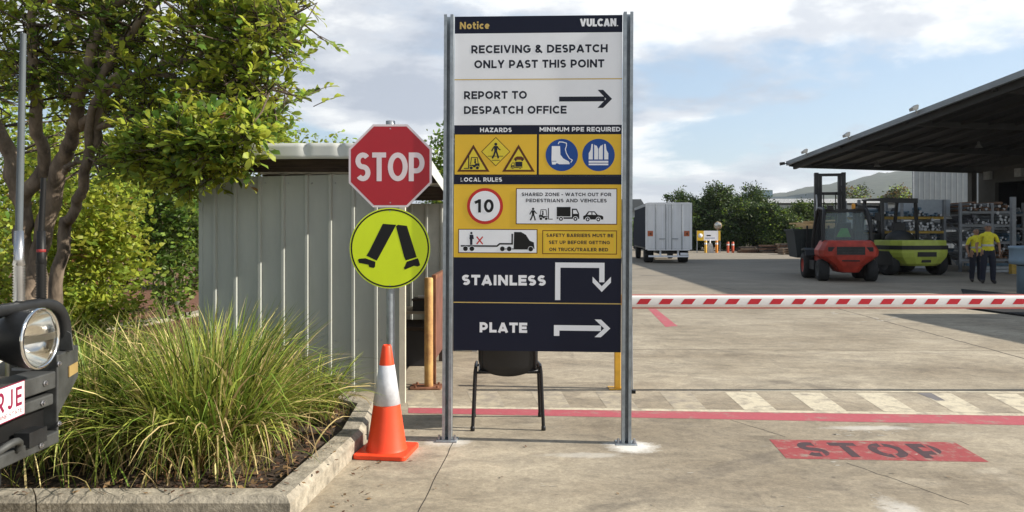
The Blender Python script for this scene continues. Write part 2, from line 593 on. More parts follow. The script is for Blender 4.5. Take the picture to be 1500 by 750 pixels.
    mr = t.nodes.new('ShaderNodeMapRange')
    mr.inputs['From Min'].default_value = 10
    mr.inputs['From Max'].default_value = 24
    t.links.new(s.outputs['Y'], mr.inputs['Value'])
    base = mix(mr.outputs[0], base, (.215, .19, .155), .65)
    t.links.new(base, b.inputs['Base Color'])
    b.inputs['Roughness'].default_value = .85
    bp = t.nodes.new('ShaderNodeBump')
    bp.inputs['Strength'].default_value = .25
    bp.inputs['Distance'].default_value = .006
    t.links.new(noise(70, 5), bp.inputs['Height'])
    t.links.new(bp.outputs[0], b.inputs['Normal'])
    return m
CONC = ground_material()
g = MB(); g.add([(-2500, -60, 0), (2500, -60, 0), (2500, 6000, 0), (-2500, 6000, 0)], [(0, 1, 2, 3)], CONC)
struct(g.build('ground'))

def worn(name, col, wear=.45, scale=9, under=(.36, .31, .24)):
    """paint worn through to the concrete in ragged patches"""
    m = bpy.data.materials.new(name)
    m.use_nodes = True
    t = m.node_tree
    b = t.nodes['Principled BSDF']
    b.inputs['Roughness'].default_value = .7
    g_ = t.nodes.new('ShaderNodeNewGeometry')
    n = t.nodes.new('ShaderNodeTexNoise')
    n.inputs['Scale'].default_value = scale
    n.inputs['Detail'].default_value = 9
    n.inputs['Roughness'].default_value = .7
    t.links.new(g_.outputs['Position'], n.inputs['Vector'])
    r = t.nodes.new('ShaderNodeValToRGB')
    r.color_ramp.elements[0].position = wear - .08
    r.color_ramp.elements[1].position = wear + .10
    r.color_ramp.elements[0].color = (*under, 1)
    r.color_ramp.elements[1].color = (*col, 1)
    t.links.new(n.outputs['Fac'], r.inputs[0])
    n2 = t.nodes.new('ShaderNodeTexNoise')
    n2.inputs['Scale'].default_value = 30
    t.links.new(g_.outputs['Position'], n2.inputs['Vector'])
    x = t.nodes.new('ShaderNodeMixRGB'); x.blend_type = 'MULTIPLY'; x.inputs[0].default_value = .35
    t.links.new(r.outputs[0], x.inputs[1]); t.links.new(n2.outputs['Fac'], x.inputs[2])
    t.links.new(x.outputs[0], b.inputs['Base Color'])
    return m
RED_PAINT = worn('red_floor_paint', (.38, .062, .062), .39, 11)
PINK_PAINT = worn('faded_red_floor_paint', (.50, .10, .12), .37, 6)
CREAM_PAINT = worn('cream_floor_paint', (.72, .64, .47), .42, 8)
FAINT_PAINT = worn('rubbed_cream_floor_paint', (.56, .48, .34), .50, 8)
NAVY_PAINT = worn('dark_stencil_paint', (.075, .038, .042), .34, 12, (.40, .05, .055))
JOINT = mat('joint_shadow_gap', (.05, .042, .034), .95, var=.4, scale=20)

def strip(mb, pts, w, m, z):
    pts = [Vector((p[0], p[1])) for p in pts]
    L, Q = [], []
    for i, p in enumerate(pts):
        d = (pts[min(i + 1, len(pts) - 1)] - pts[max(i - 1, 0)]).normalized()
        n = Vector((-d.y, d.x)) * w / 2
        L.append((p.x + n.x, p.y + n.y, z)); Q.append((p.x - n.x, p.y - n.y, z))
    for i in range(len(pts) - 1):
        mb.add([L[i], Q[i], Q[i + 1], L[i + 1]], [(0, 1, 2, 3)], m)
def wob(a, b, n, amp, rng):
    a, b = Vector(a), Vector(b)
    return [a.lerp(b, i / n) + Vector((rng.uniform(-amp, amp), rng.uniform(-amp, amp), 0)) * (0 < i < n) for i in range(n + 1)]
rng = random.Random(4)
def marking(name, quads, m, z=.0014):
    mb = MB()
    for q in quads:
        mb.add([tuple(p[:2]) + (z,) for p in q], [tuple(range(len(q)))], m)
    return struct(mb.build(name))
# joints in the slab and the boom's shadow line
jm = MB()
strip(jm, wob(G(668, 640), G(600, 775), 12, .004, rng), .006, JOINT, .0008)
strip(jm, wob(G(596, 561), G(905, 561), 20, .006, rng), .010, JOINT, .0008)
strip(jm, wob(G(925, 512), G(2300, 516), 40, .008, rng), .012, JOINT, .0008)
strip(jm, wob(G(1040, 418), G(1222, 451), 12, .01, rng) + wob(G(1222, 451), G(1560, 541), 30, .012, rng)[1:], .022, JOINT, .0008)
strip(jm, wob(G(1070, 615), G(1150, 640), 10, .006, rng), .006, JOINT, .0008)
strip(jm, wob(G(1240, 678), G(1420, 740), 14, .010, rng), .006, JOINT, .0008)
strip(jm, wob(G(900, 571), G(2300, 575), 40, .004, rng), .010, JOINT, .0010)  # joint line, with the boom arm's cast shadow painted in
struct(jm.build('ground_joint'))

def between(x0, x1, yt0, yt1, yb0, yb1, n=16):
    out_ = []
    for i in range(n):
        a, b_ = i / n, (i + 1) / n
        f = lambda t, p, q: p + (q - p) * t
        out_.append([G(f(a, x0, x1), f(a, yb0, yb1)), G(f(b_, x0, x1), f(b_, yb0, yb1)), G(f(b_, x0, x1), f(b_, yt0, yt1)), G(f(a, x0, x1), f(a, yt0, yt1))])
    return out_
marking('red_line_marking', between(598, 2300, 597.5, 620.2, 605.3, 638.5), PINK_PAINT)
marking('cream_line_marking', between(598, 2300, 594.3, 616.5, 597.3, 620.0), CREAM_PAINT)
marking('crossing_edge_marking', between(1085, 2300, 571.3, 579, 573.0, 581), CREAM_PAINT, .0019)
qs, fq = [], []
for k in range(0, 11):
    xt, xb = 966 + k * 95.6, 988 + k * 102.6
    yb = 594.3 + .01304 * (xb - 598) - .4
    q = [G(xb, yb), G(xb + 47, yb + .6), G(xt + 45, 574.2 + k * .5), G(xt, 574.0 + k * .5)]
    (fq if k < 1 else qs).append(q)
for xt, xb in ((590, 598), (684, 694), (778, 790), (872, 889)):
    fq.append([G(xb, 594 + .013 * (xb - 598)), G(xb + 46, 594.6 + .013 * (xb - 598)), G(xt + 44, 573.5), G(xt, 573.5)])
marking('crossing_stripe_marking', qs, CREAM_PAINT)
marking('faded_stripe_marking', fq, FAINT_PAINT)
marking('dark_patch_marking', [[G(1372, 587), G(1385, 587), G(1364, 575.8), G(1343, 575.8)]], mat('bitumen_patch', (.16, .15, .15), .9), .0020)
marking('short_red_marking', [[G(975, 479), G(993, 478), G(959, 451), G(947, 450)]], PINK_PAINT)
# red box with stencilled STOP
c00, c10, c11, c01 = G(1152, 672), G(1449, 677), G(1398, 648), G(1127, 644)
marking('stop_box_marking', [[c00, c10, c11, c01]], RED_PAINT)
def onbox(u, v):
    return (c00 * (1 - u) + c10 * u) * (1 - v) + (c01 * (1 - u) + c11 * u) * v
q, w = text_quads('STOP', 1.0, .24, 1.15, .22)
sm = MB()
for k, a in q:
    sm.add([tuple(onbox(.115 + p[0] / w * .74, .13 + p[1] * .74)[:2]) + (.0020 + .00015 * (k % 3),) for p in a], [(0, 1, 2, 3)], NAVY_PAINT)
for u0, u1, v0, v1 in ((.20, .215, .1, .36), (.21, .225, .64, .9), (.565, .582, .08, .30), (.565, .582, .70, .92), (.38, .47, .66, .70), (.655, .675, .0, 1), (.80, .815, .3, .9)):
    if u1 - u0 < .018 and v1 - v0 > .9: continue
    sm.add([tuple(onbox(a, b)[:2]) + (.0027,) for a, b in ((u0, v0), (u1, v0), (u1, v1), (u0, v1))], [(0, 1, 2, 3)], RED_PAINT)
struct(sm.build('stop_word_marking'))
# paint scuffs
sc_ = []
for (x, y, a, b, n_) in [(1232, 634, 20, 4, 12), (1262, 632, 16, 4, 8), (1305, 633, 18, 6, 16), (1231, 681, 10, 7, 8), (1288, 726, 12, 12, 10), (1305, 738, 14, 8, 8), (1140, 745, 30, 5, 12), (1180, 733, 10, 4, 5), (1240, 460, 22, 2.5, 8), (1290, 468, 26, 4, 10), (1350, 663, 8, 4, 4), (1030, 690, 60, 20, 8), (800, 690, 40, 30, 5), (1180, 655, 60, 6, 6)]:
    for _ in range(n_):
        cx_, cy_ = x + rng.uniform(-a, a), y + rng.uniform(-b, b)
        if rng.random() < .45: continue
        w_, h_ = rng.uniform(1.5, 8), rng.uniform(.2, .7)
        sk_ = rng.uniform(-1, 1)
        sc_.append([G(cx_ - w_, cy_ + h_ * .3), G(cx_ - w_ * .2, cy_ + h_), G(cx_ + w_, cy_ + h_ * .4 * sk_), G(cx_ + w_ * .3, cy_ - h_), G(cx_ - w_ * .5, cy_ - h_ * .7)])
marking('paint_scuff_marking', sc_, worn('white_scuff_paint', (.60, .55, .46), .47, 26), .0017)

# garden bed
KERB = mat('weathered_kerb_concrete', (.31, .275, .215), .9, var=.42, scale=13, bump=.6, bscale=60)
SOIL = mat('dark_mulch_soil', (.060, .042, .030), .95, var=.6, scale=9, bump=.8, bscale=40)
kp = [Vector((-9.0, 3.95)), Vector((-1.215, 3.95)), Vector((-1.11, 5.20)), Vector((-1.17, 6.05)), Vector((-1.55, 6.36)), Vector((-2.9, 6.40))]
def kerb(name, pts, w, h, m, cham=.03):
    """kerb with a chamfered outer edge, in lengths with thin open joints"""
    mb = MB()
    L, N = [], []
    for i, p in enumerate(pts):
        d1 = (pts[i] - pts[i - 1]).normalized() if i else (pts[1] - pts[0]).normalized()
        d2 = (pts[i + 1] - pts[i]).normalized() if i < len(pts) - 1 else d1
        n1, n2 = Vector((-d1.y, d1.x)), Vector((-d2.y, d2.x))
        n = (n1 + n2).normalized()
        N.append(n / max(.4, n.dot(n1)))
    prof = [(-w / 2, -.05), (-w / 2 , h - cham), (-w / 2 + cham, h), (w / 2 - .008, h), (w / 2, h - .01), (w / 2, -.05)]
    for i in range(len(pts) - 1):
        a, b = pts[i], pts[i + 1]
        n_ = max(1, int((b - a).length / 1.2))
        for k in range(n_):
            t0, t1 = k / n_, (k + 1) / n_
            e = .004 / (b - a).length
            if k: t0 += e
            if k < n_ - 1: t1 -= e
            ring = []
            for t in (t0, t1):
                p = a.lerp(b, t)
                nn = N[i].lerp(N[i + 1], t)
                ring.append([(p.x + nn.x * o_, p.y + nn.y * o_, z_) for o_, z_ in prof])
            m_ = len(prof)
            mb.add(ring[0] + ring[1], [(j, (j + 1) % m_, (j + 1) % m_ + m_, j + m_) for j in range(m_)] + [tuple(reversed(range(m_))), tuple(range(m_, 2 * m_))], m)
    return struct(mb.build(name))
kerb('kerb', kp, .15, .13, KERB)
kerb('kerb', [Vector((-10.5, 6.6)), Vector((-6.3, 9.7)), Vector((-5.5, 13.2)), Vector((-5.2, 19))], .30, .10, KERB)
sb = MB()
def ztop(x, y):
    return .085 + .02 * math.sin(x * 5.1) * math.cos(y * 4.3) + .012 * math.sin(x * 13 + y * 11)
nx, ny = 60, 24
vs_, fs = [], []
for j in range(ny + 1):
    for i in range(nx + 1):
        y = 4.0 + 2.42 * j / ny
        xr = -1.27 + .1 * min(1, (y - 4) / 1.2) - .30 * max(0, (y - 6.05) / .35)
        x = -9 + (xr + 9) * (i / nx)
        vs_.append((x, y, ztop(x, y)))
for j in range(ny):
    for i in range(nx):
        a = j * (nx + 1) + i
        fs.append((a, a + 1, a + nx + 2, a + nx + 1))
sb.add(vs_, fs, SOIL, True)
struct(sb.build('garden_soil'))
MULCH = mat('red_brown_bark_mulch', (.16, .075, .045), .95, var=.5, scale=22, bump=.8, bscale=50)
mg = MB()
mg.add([(-60, 6.41, .045), (-2.82, 6.41, .045), (-2.82, 10.6, .045), (-1.2, 10.8, .045), (-2.4, 60, .045), (-60, 60, .045)], [(0, 1, 2, 3, 4, 5)], MULCH)
struct(mg.build('garden_ground'))
# ------------------------------------------------------------------ common materials
GALV = mat('galvanised_steel', (.32, .35, .37), .5, .55, var=.22, scale=14, bump=.05, bscale=60)
GALVD = mat('dull_galvanised_steel', (.33, .35, .37), .5, .6, var=.25, scale=10)
STEEL = mat('bolt_steel', (.40, .40, .42), .35, .9, var=.1)
def sheet(n, c, r=.45): return mat(n, c, r, 0, var=.03, scale=3, spec=.22)
WHITE = sheet('sign_white', (.86, .87, .90))
NAVY = sheet('sign_navy', (.008, .010, .026), .45)
GOLD = sheet('sign_gold', (.80, .50, .045))
BUFF = sheet('sign_buff', (.62, .44, .14))
INK = sheet('sign_ink', (.016, .018, .030))
BLACK = sheet('sign_black', (.012, .012, .012))
REDS = sheet('sign_red', (.56, .035, .03))
BLUE = sheet('sign_blue', (.020, .075, .30))
LEMON = sheet('sign_lemon', (.74, .58, .05))
BROWN = sheet('sign_brown', (.11, .035, .015))

# ------------------------------------------------------------------ the large notice board
SC = 1.193 / 245.0
sign = thing('notice_board', 'tall notice board with yellow and navy panels between two galvanised posts', 'sign', ((662.0 - 750) * 5.40 / FP, 5.40, 0), -math.atan2(.065, 1.193))
sign.rotation_euler = (0, R(.28), -math.atan2(.065, 1.193))
def sp(x, y): return ((x - 662.0) * SC, 1.5 - (y - 340.0) * SC)
class Face:
    """flat artwork on a board, laid out in layers each a little proud of the last"""
    def __init__(s, f, y0, step=.0007):
        s.f, s.y0, s.step, s.mb = f, y0, step, MB()
    def poly(s, pts, m, k=1):
        p = [s.f(*q) for q in pts]
        s.mb.add([(a, s.y0 - k * s.step, b) for a, b in p], [tuple(range(len(p)))], m)
    def rect(s, x0, y0, x1, y1, m, k=1): s.poly([(x0, y1), (x1, y1), (x1, y0), (x0, y0)], m, k)
    def disc(s, x, y, r, m, k=1, n=40, ry=None): s.poly([(x + r * math.cos(2 * math.pi * i / n), y - (ry or r) * math.sin(2 * math.pi * i / n)) for i in range(n)], m, k)
    def ring(s, x, y, r0, r1, m, k=1, n=40):
        for i in range(n):
            a, b = 2 * math.pi * i / n, 2 * math.pi * (i + 1) / n
            s.poly([(x + r * math.cos(t), y - r * math.sin(t)) for r, t in ((r0, a), (r1, a), (r1, b), (r0, b))], m, k)
    def line(s, pts, t, m, k=1):
        for q in stroke(pts, t): s.poly(q, m, k)
    def text(s, txt, x0, x1, y0, y1, m, weight=.2, k=1, gap=.11, dots=None):
        """caps fill the box x0..x1, y0 (top)..y1 (baseline)"""
        h = y1 - y0
        q0, w0 = text_quads(txt, 1.0, weight, 1.0, gap)
        n = len(txt) - 1
        body = w0 - gap * n
        sx = ((x1 - x0) / h - gap * n) / body
        q, w = text_quads(txt, h, weight, sx, gap)
        for i, a in q:
            s.poly([(x0 + p[0], y1 - p[1]) for p in a], m, k + .25 * (i % 3))
    def board(s, x0, y0, x1, y1, m, t=.004):
        a, b = s.f(x0, y1), s.f(x1, y0)
        s.mb.box(a[0], b[0], s.y0, s.y0 + t, a[1], b[1], m)

BY = -.010
X0, X1 = 663.5, 909.0
f = Face(sp, BY); f.board(X0, 22.5, X1, 47.5, NAVY)
f.text('Notice', 671, 715, 30.5, 41, BUFF, .22, gap=.12)
f.text('VULCAN', 847.5, 900, 27.5, 39, WHITE, .27, gap=.06)
f.disc(902, 38.2, .8, WHITE)
f.mb.build('header_panel', sign)
f = Face(sp, BY); f.board(X0, 47.6, X1, 182.5, WHITE)
f.text('RECEIVING & DESPATCH', 688, 888, 65.0, 76.8, INK, .225, gap=.10)
f.text('ONLY PAST THIS POINT', 692.5, 883, 87.0, 98.8, INK, .225, gap=.10)
f.rect(X0, 114.6, X1, 116.2, BUFF)
f.text('REPORT TO', 677.5, 770.5, 132.5, 144.0, INK, .225, gap=.10)
f.text('DESPATCH OFFICE', 677.5, 828.5, 154.5, 166.0, INK, .225, gap=.10)
f.rect(817.5, 141.2, 884, 148.2, INK)
f.poly([(873.5, 131.5), (881.5, 131.5), (894.5, 144.7), (881.5, 157.8), (873.5, 157.8), (886, 144.7)], INK, 1.4)
f.mb.build('notice_panel', sign)

def person_icon(f, x, y, h, m, k):
    """walking figure, feet at y"""
    u = h / 10
    f.disc(x, y - 9.1 * u, .95 * u, m, k, 16)
    f.poly([(x - .9 * u, y - 4.6 * u), (x + .9 * u, y - 4.6 * u), (x + 1.2 * u, y - 8 * u), (x - 1.2 * u, y - 8 * u)], m, k)
    f.line([(x - .3 * u, y - 4.8 * u), (x - 1.0 * u, y - 2.4 * u), (x - 2.2 * u, y)], 1.1 * u, m, k + .2)
    f.line([(x + .3 * u, y - 4.8 * u), (x + 1.1 * u, y - 2.4 * u), (x + 1.7 * u, y)], 1.1 * u, m, k + .3)
    f.line([(x - .9 * u, y - 7.7 * u), (x - 2.2 * u, y - 5.6 * u), (x - 2.6 * u, y - 4.6 * u)], .75 * u, m, k + .4)
    f.line([(x + .9 * u, y - 7.7 * u), (x + 2.0 * u, y - 6.0 * u), (x + 3.0 * u, y - 5.4 * u)], .75 * u, m, k + .5)
def forklift_icon(f, x, y, s, m, back, k, d=1):
    """x = middle, y = ground; d=1 forks to the right"""
    X = lambda a: x + d * a * s
    f.poly([(X(-6), y - 2 * s), (X(4), y - 2 * s), (X(4), y - 4.6 * s), (X(-1), y - 4.6 * s), (X(-2), y - 6 * s), (X(-6), y - 6 * s)], m, k)
    f.line([(X(-4.6), y - 6 * s), (X(-3.8), y - 12 * s), (X(2.2), y - 12 * s), (X(3.2), y - 5 * s)], .8 * s, m, k + .2)
    f.line([(X(5), y - .8 * s), (X(5), y - 14 * s)], 1.1 * s, m, k + .3)
    f.line([(X(5), y - 1 * s), (X(10), y - 1 * s)], .9 * s, m, k + .3)
    f.poly([(X(-2.6), y - 6.0 * s), (X(-.6), y - 6.0 * s), (X(-.8), y - 9.2 * s), (X(-2.2), y - 9.2 * s)], m, k + .25)
    f.disc(X(-1.6), y - 10.1 * s, .9 * s, m, k + .2, 12)
    for a in (-3.8, 2.4):
        f.disc(X(a), y - 1.5 * s, 2.1 * s, back, k + .35, 16); f.disc(X(a), y - 1.5 * s, 1.6 * s, m, k + .6, 16)
def truck_icon(f, x, y, s, m, back, k, d=1):
    X = lambda a: x + d * a * s
    f.poly([(X(-9), y - 4 * s), (X(4), y - 4 * s), (X(4), y - 13 * s), (X(-9), y - 13 * s)], m, k)
    f.poly([(X(-9), y - 1.8 * s), (X(12.2), y - 1.8 * s), (X(12.2), y - 3.3 * s), (X(-9), y - 3.3 * s)], m, k)
    f.poly([(X(5.2), y - 3.3 * s), (X(12.2), y - 3.3 * s), (X(12), y - 7 * s), (X(9.8), y - 11.4 * s), (X(5.2), y - 11.4 * s)], m, k)
    f.poly([(X(6.4), y - 6.6 * s), (X(11), y - 6.6 * s), (X(9.2), y - 10.2 * s), (X(6.4), y - 10.2 * s)], back, k + .4)
    for a in (-5, 8.6):
        f.disc(X(a), y - 1.8 * s, 2.5 * s, back, k + .5, 16); f.disc(X(a), y - 1.8 * s, 1.9 * s, m, k + .75, 16); f.disc(X(a), y - 1.8 * s, .8 * s, back, k + 1, 12)
def car_icon(f, x, y, s, m, back, k):
    f.poly([(x + a * s, y - b * s) for a, b in [(-9, 1.6), (9, 1.6), (9, 4.2), (7.5, 5.2), (4, 5.8), (1.2, 9), (-4.4, 9), (-7, 5.6), (-9, 4.6)]], m, k)
    f.poly([(x + a * s, y - b * s) for a, b in [(-5.2, 5.8), (-1.6, 5.8), (-1.6, 8.1), (-3.8, 8.1)]], back, k + .4)
    f.poly([(x + a * s, y - b * s) for a, b in [(-.8, 5.8), (2.6, 5.8), (.8, 8.1), (-.8, 8.1)]], back, k + .4)
    for a in (-5, 4.6):
        f.disc(x + a * s, y - 1.7 * s, 2.3 * s, back, k + .5, 16); f.disc(x + a * s, y - 1.7 * s, 1.8 * s, m, k + .75, 16); f.disc(x + a * s, y - 1.7 * s, .8 * s, back, k + 1, 12)

f = Face(sp, BY); f.board(X0, 182.6, X1, 257.0, NAVY)
f.text('HAZARDS', 701.5, 748.5, 186.2, 192.8, WHITE, .23, gap=.10)
f.text('MINIMUM PPE REQUIRED', 789, 907, 185.6, 192.2, WHITE, .23, gap=.10)
f.rect(664.5, 196.3, 785.3, 255.0, GOLD); f.rect(788.4, 196.3, 908.0, 255.0, GOLD)
for cx_ in (692.0, 758.5):
    f.poly([(cx_ - 24, 251), (cx_ + 24, 251), (cx_, 211)], BROWN, 2)
    f.poly([(cx_ - 18.5, 248.2), (cx_ + 18.5, 248.2), (cx_, 217.2)], LEMON, 3)
forklift_icon(f, 692.5, 247.5, 1.45, INK, LEMON, 4, -1)
truck_icon(f, 757, 246.8, .80, INK, LEMON, 4, -1)
car = [(751.5, 233.5), (767.0, 233.5), (766, 230.5), (763, 228.6), (756, 228.6), (753, 230.5)]
f.poly(car, BROWN, 4); f.disc(754.5, 234, 1.4, INK, 4.4, 12); f.disc(764.0, 234, 1.4, INK, 4.4, 12)
f.poly([(725, 200), (746.5, 221.5), (725, 243), (703.5, 221.5)], BROWN, 2)
f.poly([(725, 201.4), (745.1, 221.5), (725, 241.6), (704.9, 221.5)], LEMON, 3)
person_icon(f, 725, 231.5, 23, INK, 4)
f.rect(713, 227.7, 736, 228.6, INK, 4); f.rect(719, 233.6, 731, 234.6, INK, 4)
for cx_ in (821.8, 875.2): f.disc(cx_, 226.5, 23.6, BLUE, 2)
f.poly([(807.2, 213.5), (819.2, 213.5), (819.8, 226), (824, 231.5), (832, 235.8), (833.5, 238.5), (833, 240), (818, 240), (814.5, 238.2), (812.5, 240.4), (807.6, 240.4), (806.8, 233)], WHITE, 3)
f.rect(807.6, 235.2, 814, 236.0, BLUE, 4)
f.line([(816.5, 210.5), (818, 207.4), (823, 207.6), (828.5, 209.2), (828.6, 213), (827, 218), (828.5, 224), (833, 231.5), (837.2, 234), (835, 237.6)], 1.3, WHITE, 3)
f.poly([(861, 233), (861, 224), (863.8, 219), (865, 210.6), (867, 210.4), (867, 233)], WHITE, 3)
f.poly([(889.5, 233), (889.5, 224), (886.7, 219), (885.5, 210.6), (883.5, 210.4), (883.5, 233)], WHITE, 3)
f.poly([(869, 233), (869, 211), (870.5, 212.5), (875.2, 213.5), (880, 212.5), (881.5, 211), (881.5, 233)], WHITE, 3)
f.line([(875.2, 217), (875.2, 233)], .8, BLUE, 4); f.poly([(872.5, 213), (878, 213), (875.2, 218.5)], BLUE, 4)
f.rect(861, 235.0, 889.5, 237.8, WHITE, 3); f.rect(861, 239.0, 889.5, 241.4, WHITE, 3)
f.mb.build('hazard_panel', sign)

f = Face(sp, BY); f.board(X0, 257.1, X1, 377.0, GOLD)
f.rect(X0, 257.1, X1, 269.5, NAVY)
f.text('LOCAL RULES', 673, 734.5, 259.4, 265.6, WHITE, .23, gap=.10)
f.disc(709.5, 301.5, 26.6, REDS, 2); f.disc(709.5, 301.5, 22.2, WHITE, 3)
f.text('10', 694.6, 722.6, 291.5, 311, BLACK, .21, 4, .20)
f.rect(755, 275.2, 902.6, 328, BROWN, 2); f.rect(756.3, 276.4, 901.4, 326.8, WHITE, 3)
f.text('SHARED ZONE - WATCH OUT FOR', 763.2, 894.2, 281.6, 286.6, INK, .22, 4, .11)
f.text('PEDESTRIANS AND VEHICLES', 769.4, 887.6, 290.5, 295.6, INK, .22, 4, .11)
person_icon(f, 780.3, 322.2, 18.5, BLACK, 4)
forklift_icon(f, 796.5, 321.6, 1.25, BLACK, WHITE, 4)
truck_icon(f, 828.8, 322.6, 1.55, BLACK, WHITE, 4)
car_icon(f, 868, 323.2, 1.62, BLACK, WHITE, 4)
f.rect(670.2, 335.2, 786.8, 370.8, BROWN, 2); f.rect(671.4, 336.4, 785.6, 369.6, WHITE, 3)
f.disc(689.6, 341.3, 1.7, INK, 4, 14); f.poly([(686.8, 350), (687.2, 343.6), (692.4, 343.6), (693.4, 350), (691.4, 350), (691.2, 358.6), (687.6, 358.6), (687.6, 350)], INK, 4.2)
f.line([(697.5, 357.5), (706.5, 346.5)], 1.9, REDS, 4); f.line([(697.5, 346.5), (706.5, 357.5)], 1.9, REDS, 4.3)
f.line([(674, 360.2), (727.5, 360.2), (731.5, 356.8), (749.8, 356.8), (749.8, 342)], 2.3, BLACK, 4)
f.poly([(731.5, 363.6), (752, 363.6), (752.6, 339.4), (763, 339.4), (770, 343.5), (775.5, 352.0), (781.5, 354.5), (782.6, 363.6), (778, 365), (731.5, 365)], BLACK, 4.3)
for x_ in (681, 690.5, 735.5, 745.5, 777): f.disc(x_, 364.2, 4.1, WHITE, 4.6, 18); f.disc(x_, 364.2, 3.5, BLACK, 5, 18)
f.rect(794, 336.6, 902.6, 371.4, BROWN, 2); f.rect(795.1, 337.7, 901.5, 370.3, GOLD, 2.6); f.rect(796.6, 339.2, 900, 368.8, LEMON, 3); f.rect(797.8, 340.4, 898.8, 367.6, GOLD, 3.6)
f.text('SAFETY BARRIERS MUST BE', 799.8, 897.4, 341.4, 346.4, INK, .22, 4, .11)
f.text('SET UP BEFORE GETTING', 803.6, 892.4, 351.6, 356.6, INK, .22, 4, .11)
f.text('ON TRUCK/TRAILER BED', 804, 890, 362.0, 367.0, INK, .22, 4, .11)
f.mb.build('rules_panel', sign)

f = Face(sp, BY); f.board(X0, 377.1, X1, 444.0, NAVY)
f.text('STAINLESS', 675.6, 799.8, 402.6, 417.8, WHITE, .265, gap=.085)
f.line([(816.8, 438.6), (816.8, 387.4), (881, 387.4), (881, 412)], 7.6, WHITE)
f.poly([(867.5, 404.0), (867.5, 412.4), (880.9, 426.2), (894.2, 412.4), (894.2, 404.0), (880.9, 417.8)], WHITE, 1.4)
f.rect(X0, 442.6, X1, 444.0, BUFF)
f.mb.build('direction_panel', sign)
f = Face(sp, BY); f.board(X0, 444.1, X1, 514.0, NAVY)
f.text('PLATE', 702, 772.4, 472.3, 487.2, WHITE, .265, gap=.085)
f.line([(815.6, 491), (815.6, 479.2), (880, 479.2)], 8.0, WHITE)
f.poly([(870.8, 466.4), (880.0, 466.4), (893.6, 479.3), (880.0, 492.2), (870.8, 492.2), (884.6, 479.3)], WHITE, 1.4)
f.mb.build('direction_panel', sign)
# back rails and posts
for y_ in (70, 215, 365, 490):
    a, b = sp(X0, y_), sp(X1, y_)
    MB().box(a[0] + .01, b[0] - .01, -.005, .02, a[1] - .02, a[1] + .02, GALVD).build('back_rail', sign)
for xc, top in ((655.0, 20.0), (917.5, 19.0)):
    u0, zt = sp(xc, top)
    w2 = .0335
    pm = MB()
    # lipped channel: web to the front with a shallow groove, flanges behind
    prof = [(-w2, -.030), (-.012, -.030), (-.012, -.024), (-w2 + .005, -.024), (-w2 + .005, .035), (w2 - .005, .035), (w2 - .005, -.024), (.012, -.024), (.012, -.030), (w2, -.030), (w2, .040), (-w2, .040)]
    pm.prism([(u0 + a, b) for a, b in prof], .012, zt, GALV, 'z')
    po = pm.build('post', sign)
    bm_ = MB(); bm_.box(u0 - .075, u0 + .075, -.06, .07, .0005, .0115, GALV)
    bm_.build('base_plate', po, bevel=.002)
    for sx in (-1, 1):
        b_ = MB()
        b_.lathe([(.0001, .045), (.008, .045), (.008, .026), (.014, .026), (.014, .013), (.019, .013), (.019, .0118)], STEEL, (u0 + sx * .056, -.015, 0), n=6, smooth=False)
        b_.build('anchor_bolt', po)

# ------------------------------------------------------------------ stop sign and crossing sign on one pole
SY = 5.40
k_ = SY / FP
ssp = thing('stop_sign', 'red octagonal STOP sign above a round yellow crossing sign on a grey pole', 'sign', ((571 - CX) * k_, SY, 0))
SIGNBACK = mat('sign_back_aluminium', (.5, .5, .5), .5, .7, var=.1)
MB().tube([(0, .032, 0), (0, .032, 1.5 + 160 * k_)], .030, GALV, 16).build('pole', ssp)
def f1(x, y): return ((x - 571) * k_, 1.5 - (y - 340) * k_)
def octo(r): return [(571.8 + r / math.cos(R(22.5)) * math.cos(R(22.5 + 45 * i)), 243 - r / math.cos(R(22.5)) * math.sin(R(22.5 + 45 * i))) for i in range(8)]
f = Face(f1, -.004, .0008)
f.mb.prism([f1(*p) for p in octo(60.8)], -.004, 0, SIGNBACK)
STOPRED = mat('retroreflective_red', (.40, .012, .022), .35, 0, var=.05, scale=3)
PALE = mat('retroreflective_white', (.72, .62, .64), .4, 0, var=.04)
f.poly(octo(60.6), PALE, 1); f.poly(octo(57.6), STOPRED, 2)
f.text('STOP', 522, 621, 223.5, 265.5, PALE, .175, 3, .085)
f.disc(572, 188.5, 1.0, STEEL, 4, 10); f.disc(572, 297.0, 1.0, STEEL, 4, 10)
f.mb.build('stop_panel', ssp)
f = Face(f1, -.004, .0008)
f.mb.prism([(f1(571.3 + 59.2 * math.cos(R(a)), 363.5 - 59.2 * math.sin(R(a)))) for a in range(0, 360, 6)], -.004, 0, SIGNBACK)
FLUO = mat('fluorescent_yellow_green', (.66, .80, .012), .4, 0, var=.03)
f.disc(571.3, 363.5, 59.0, FLUO, 1, 60); f.ring(571.3, 363.5, 55.2, 57.4, BLACK, 2, 60)
f.poly([(561, 327.8), (580.6, 329.3), (555.2, 376.5), (552.0, 381.8), (537.0, 374.5), (541, 368)], BLACK, 2)
f.poly([(580.2, 331.5), (583, 329.2), (596.2, 330.8), (610.6, 376.6), (594.5, 381.6), (592, 376)], BLACK, 2)
f.poly([(535.6, 378.2), (550.2, 383.4), (549.6, 390.5), (547.5, 392.6), (541.0, 391.2), (540, 387.8), (525.8, 385.0), (524.6, 380.6), (526, 379.0)], BLACK, 2)
f.poly([(596, 383.2), (612.0, 378.2), (613.6, 381), (615.6, 388.6), (612, 390.4), (606.4, 389.4), (593.0, 395), (591.6, 392.4), (593.4, 389.6)], BLACK, 2)
f.disc(571.3, 309.5, .9, STEEL, 3, 10); f.disc(571.3, 418.0, .9, STEEL, 3, 10)
f.mb.build('crossing_panel', ssp)
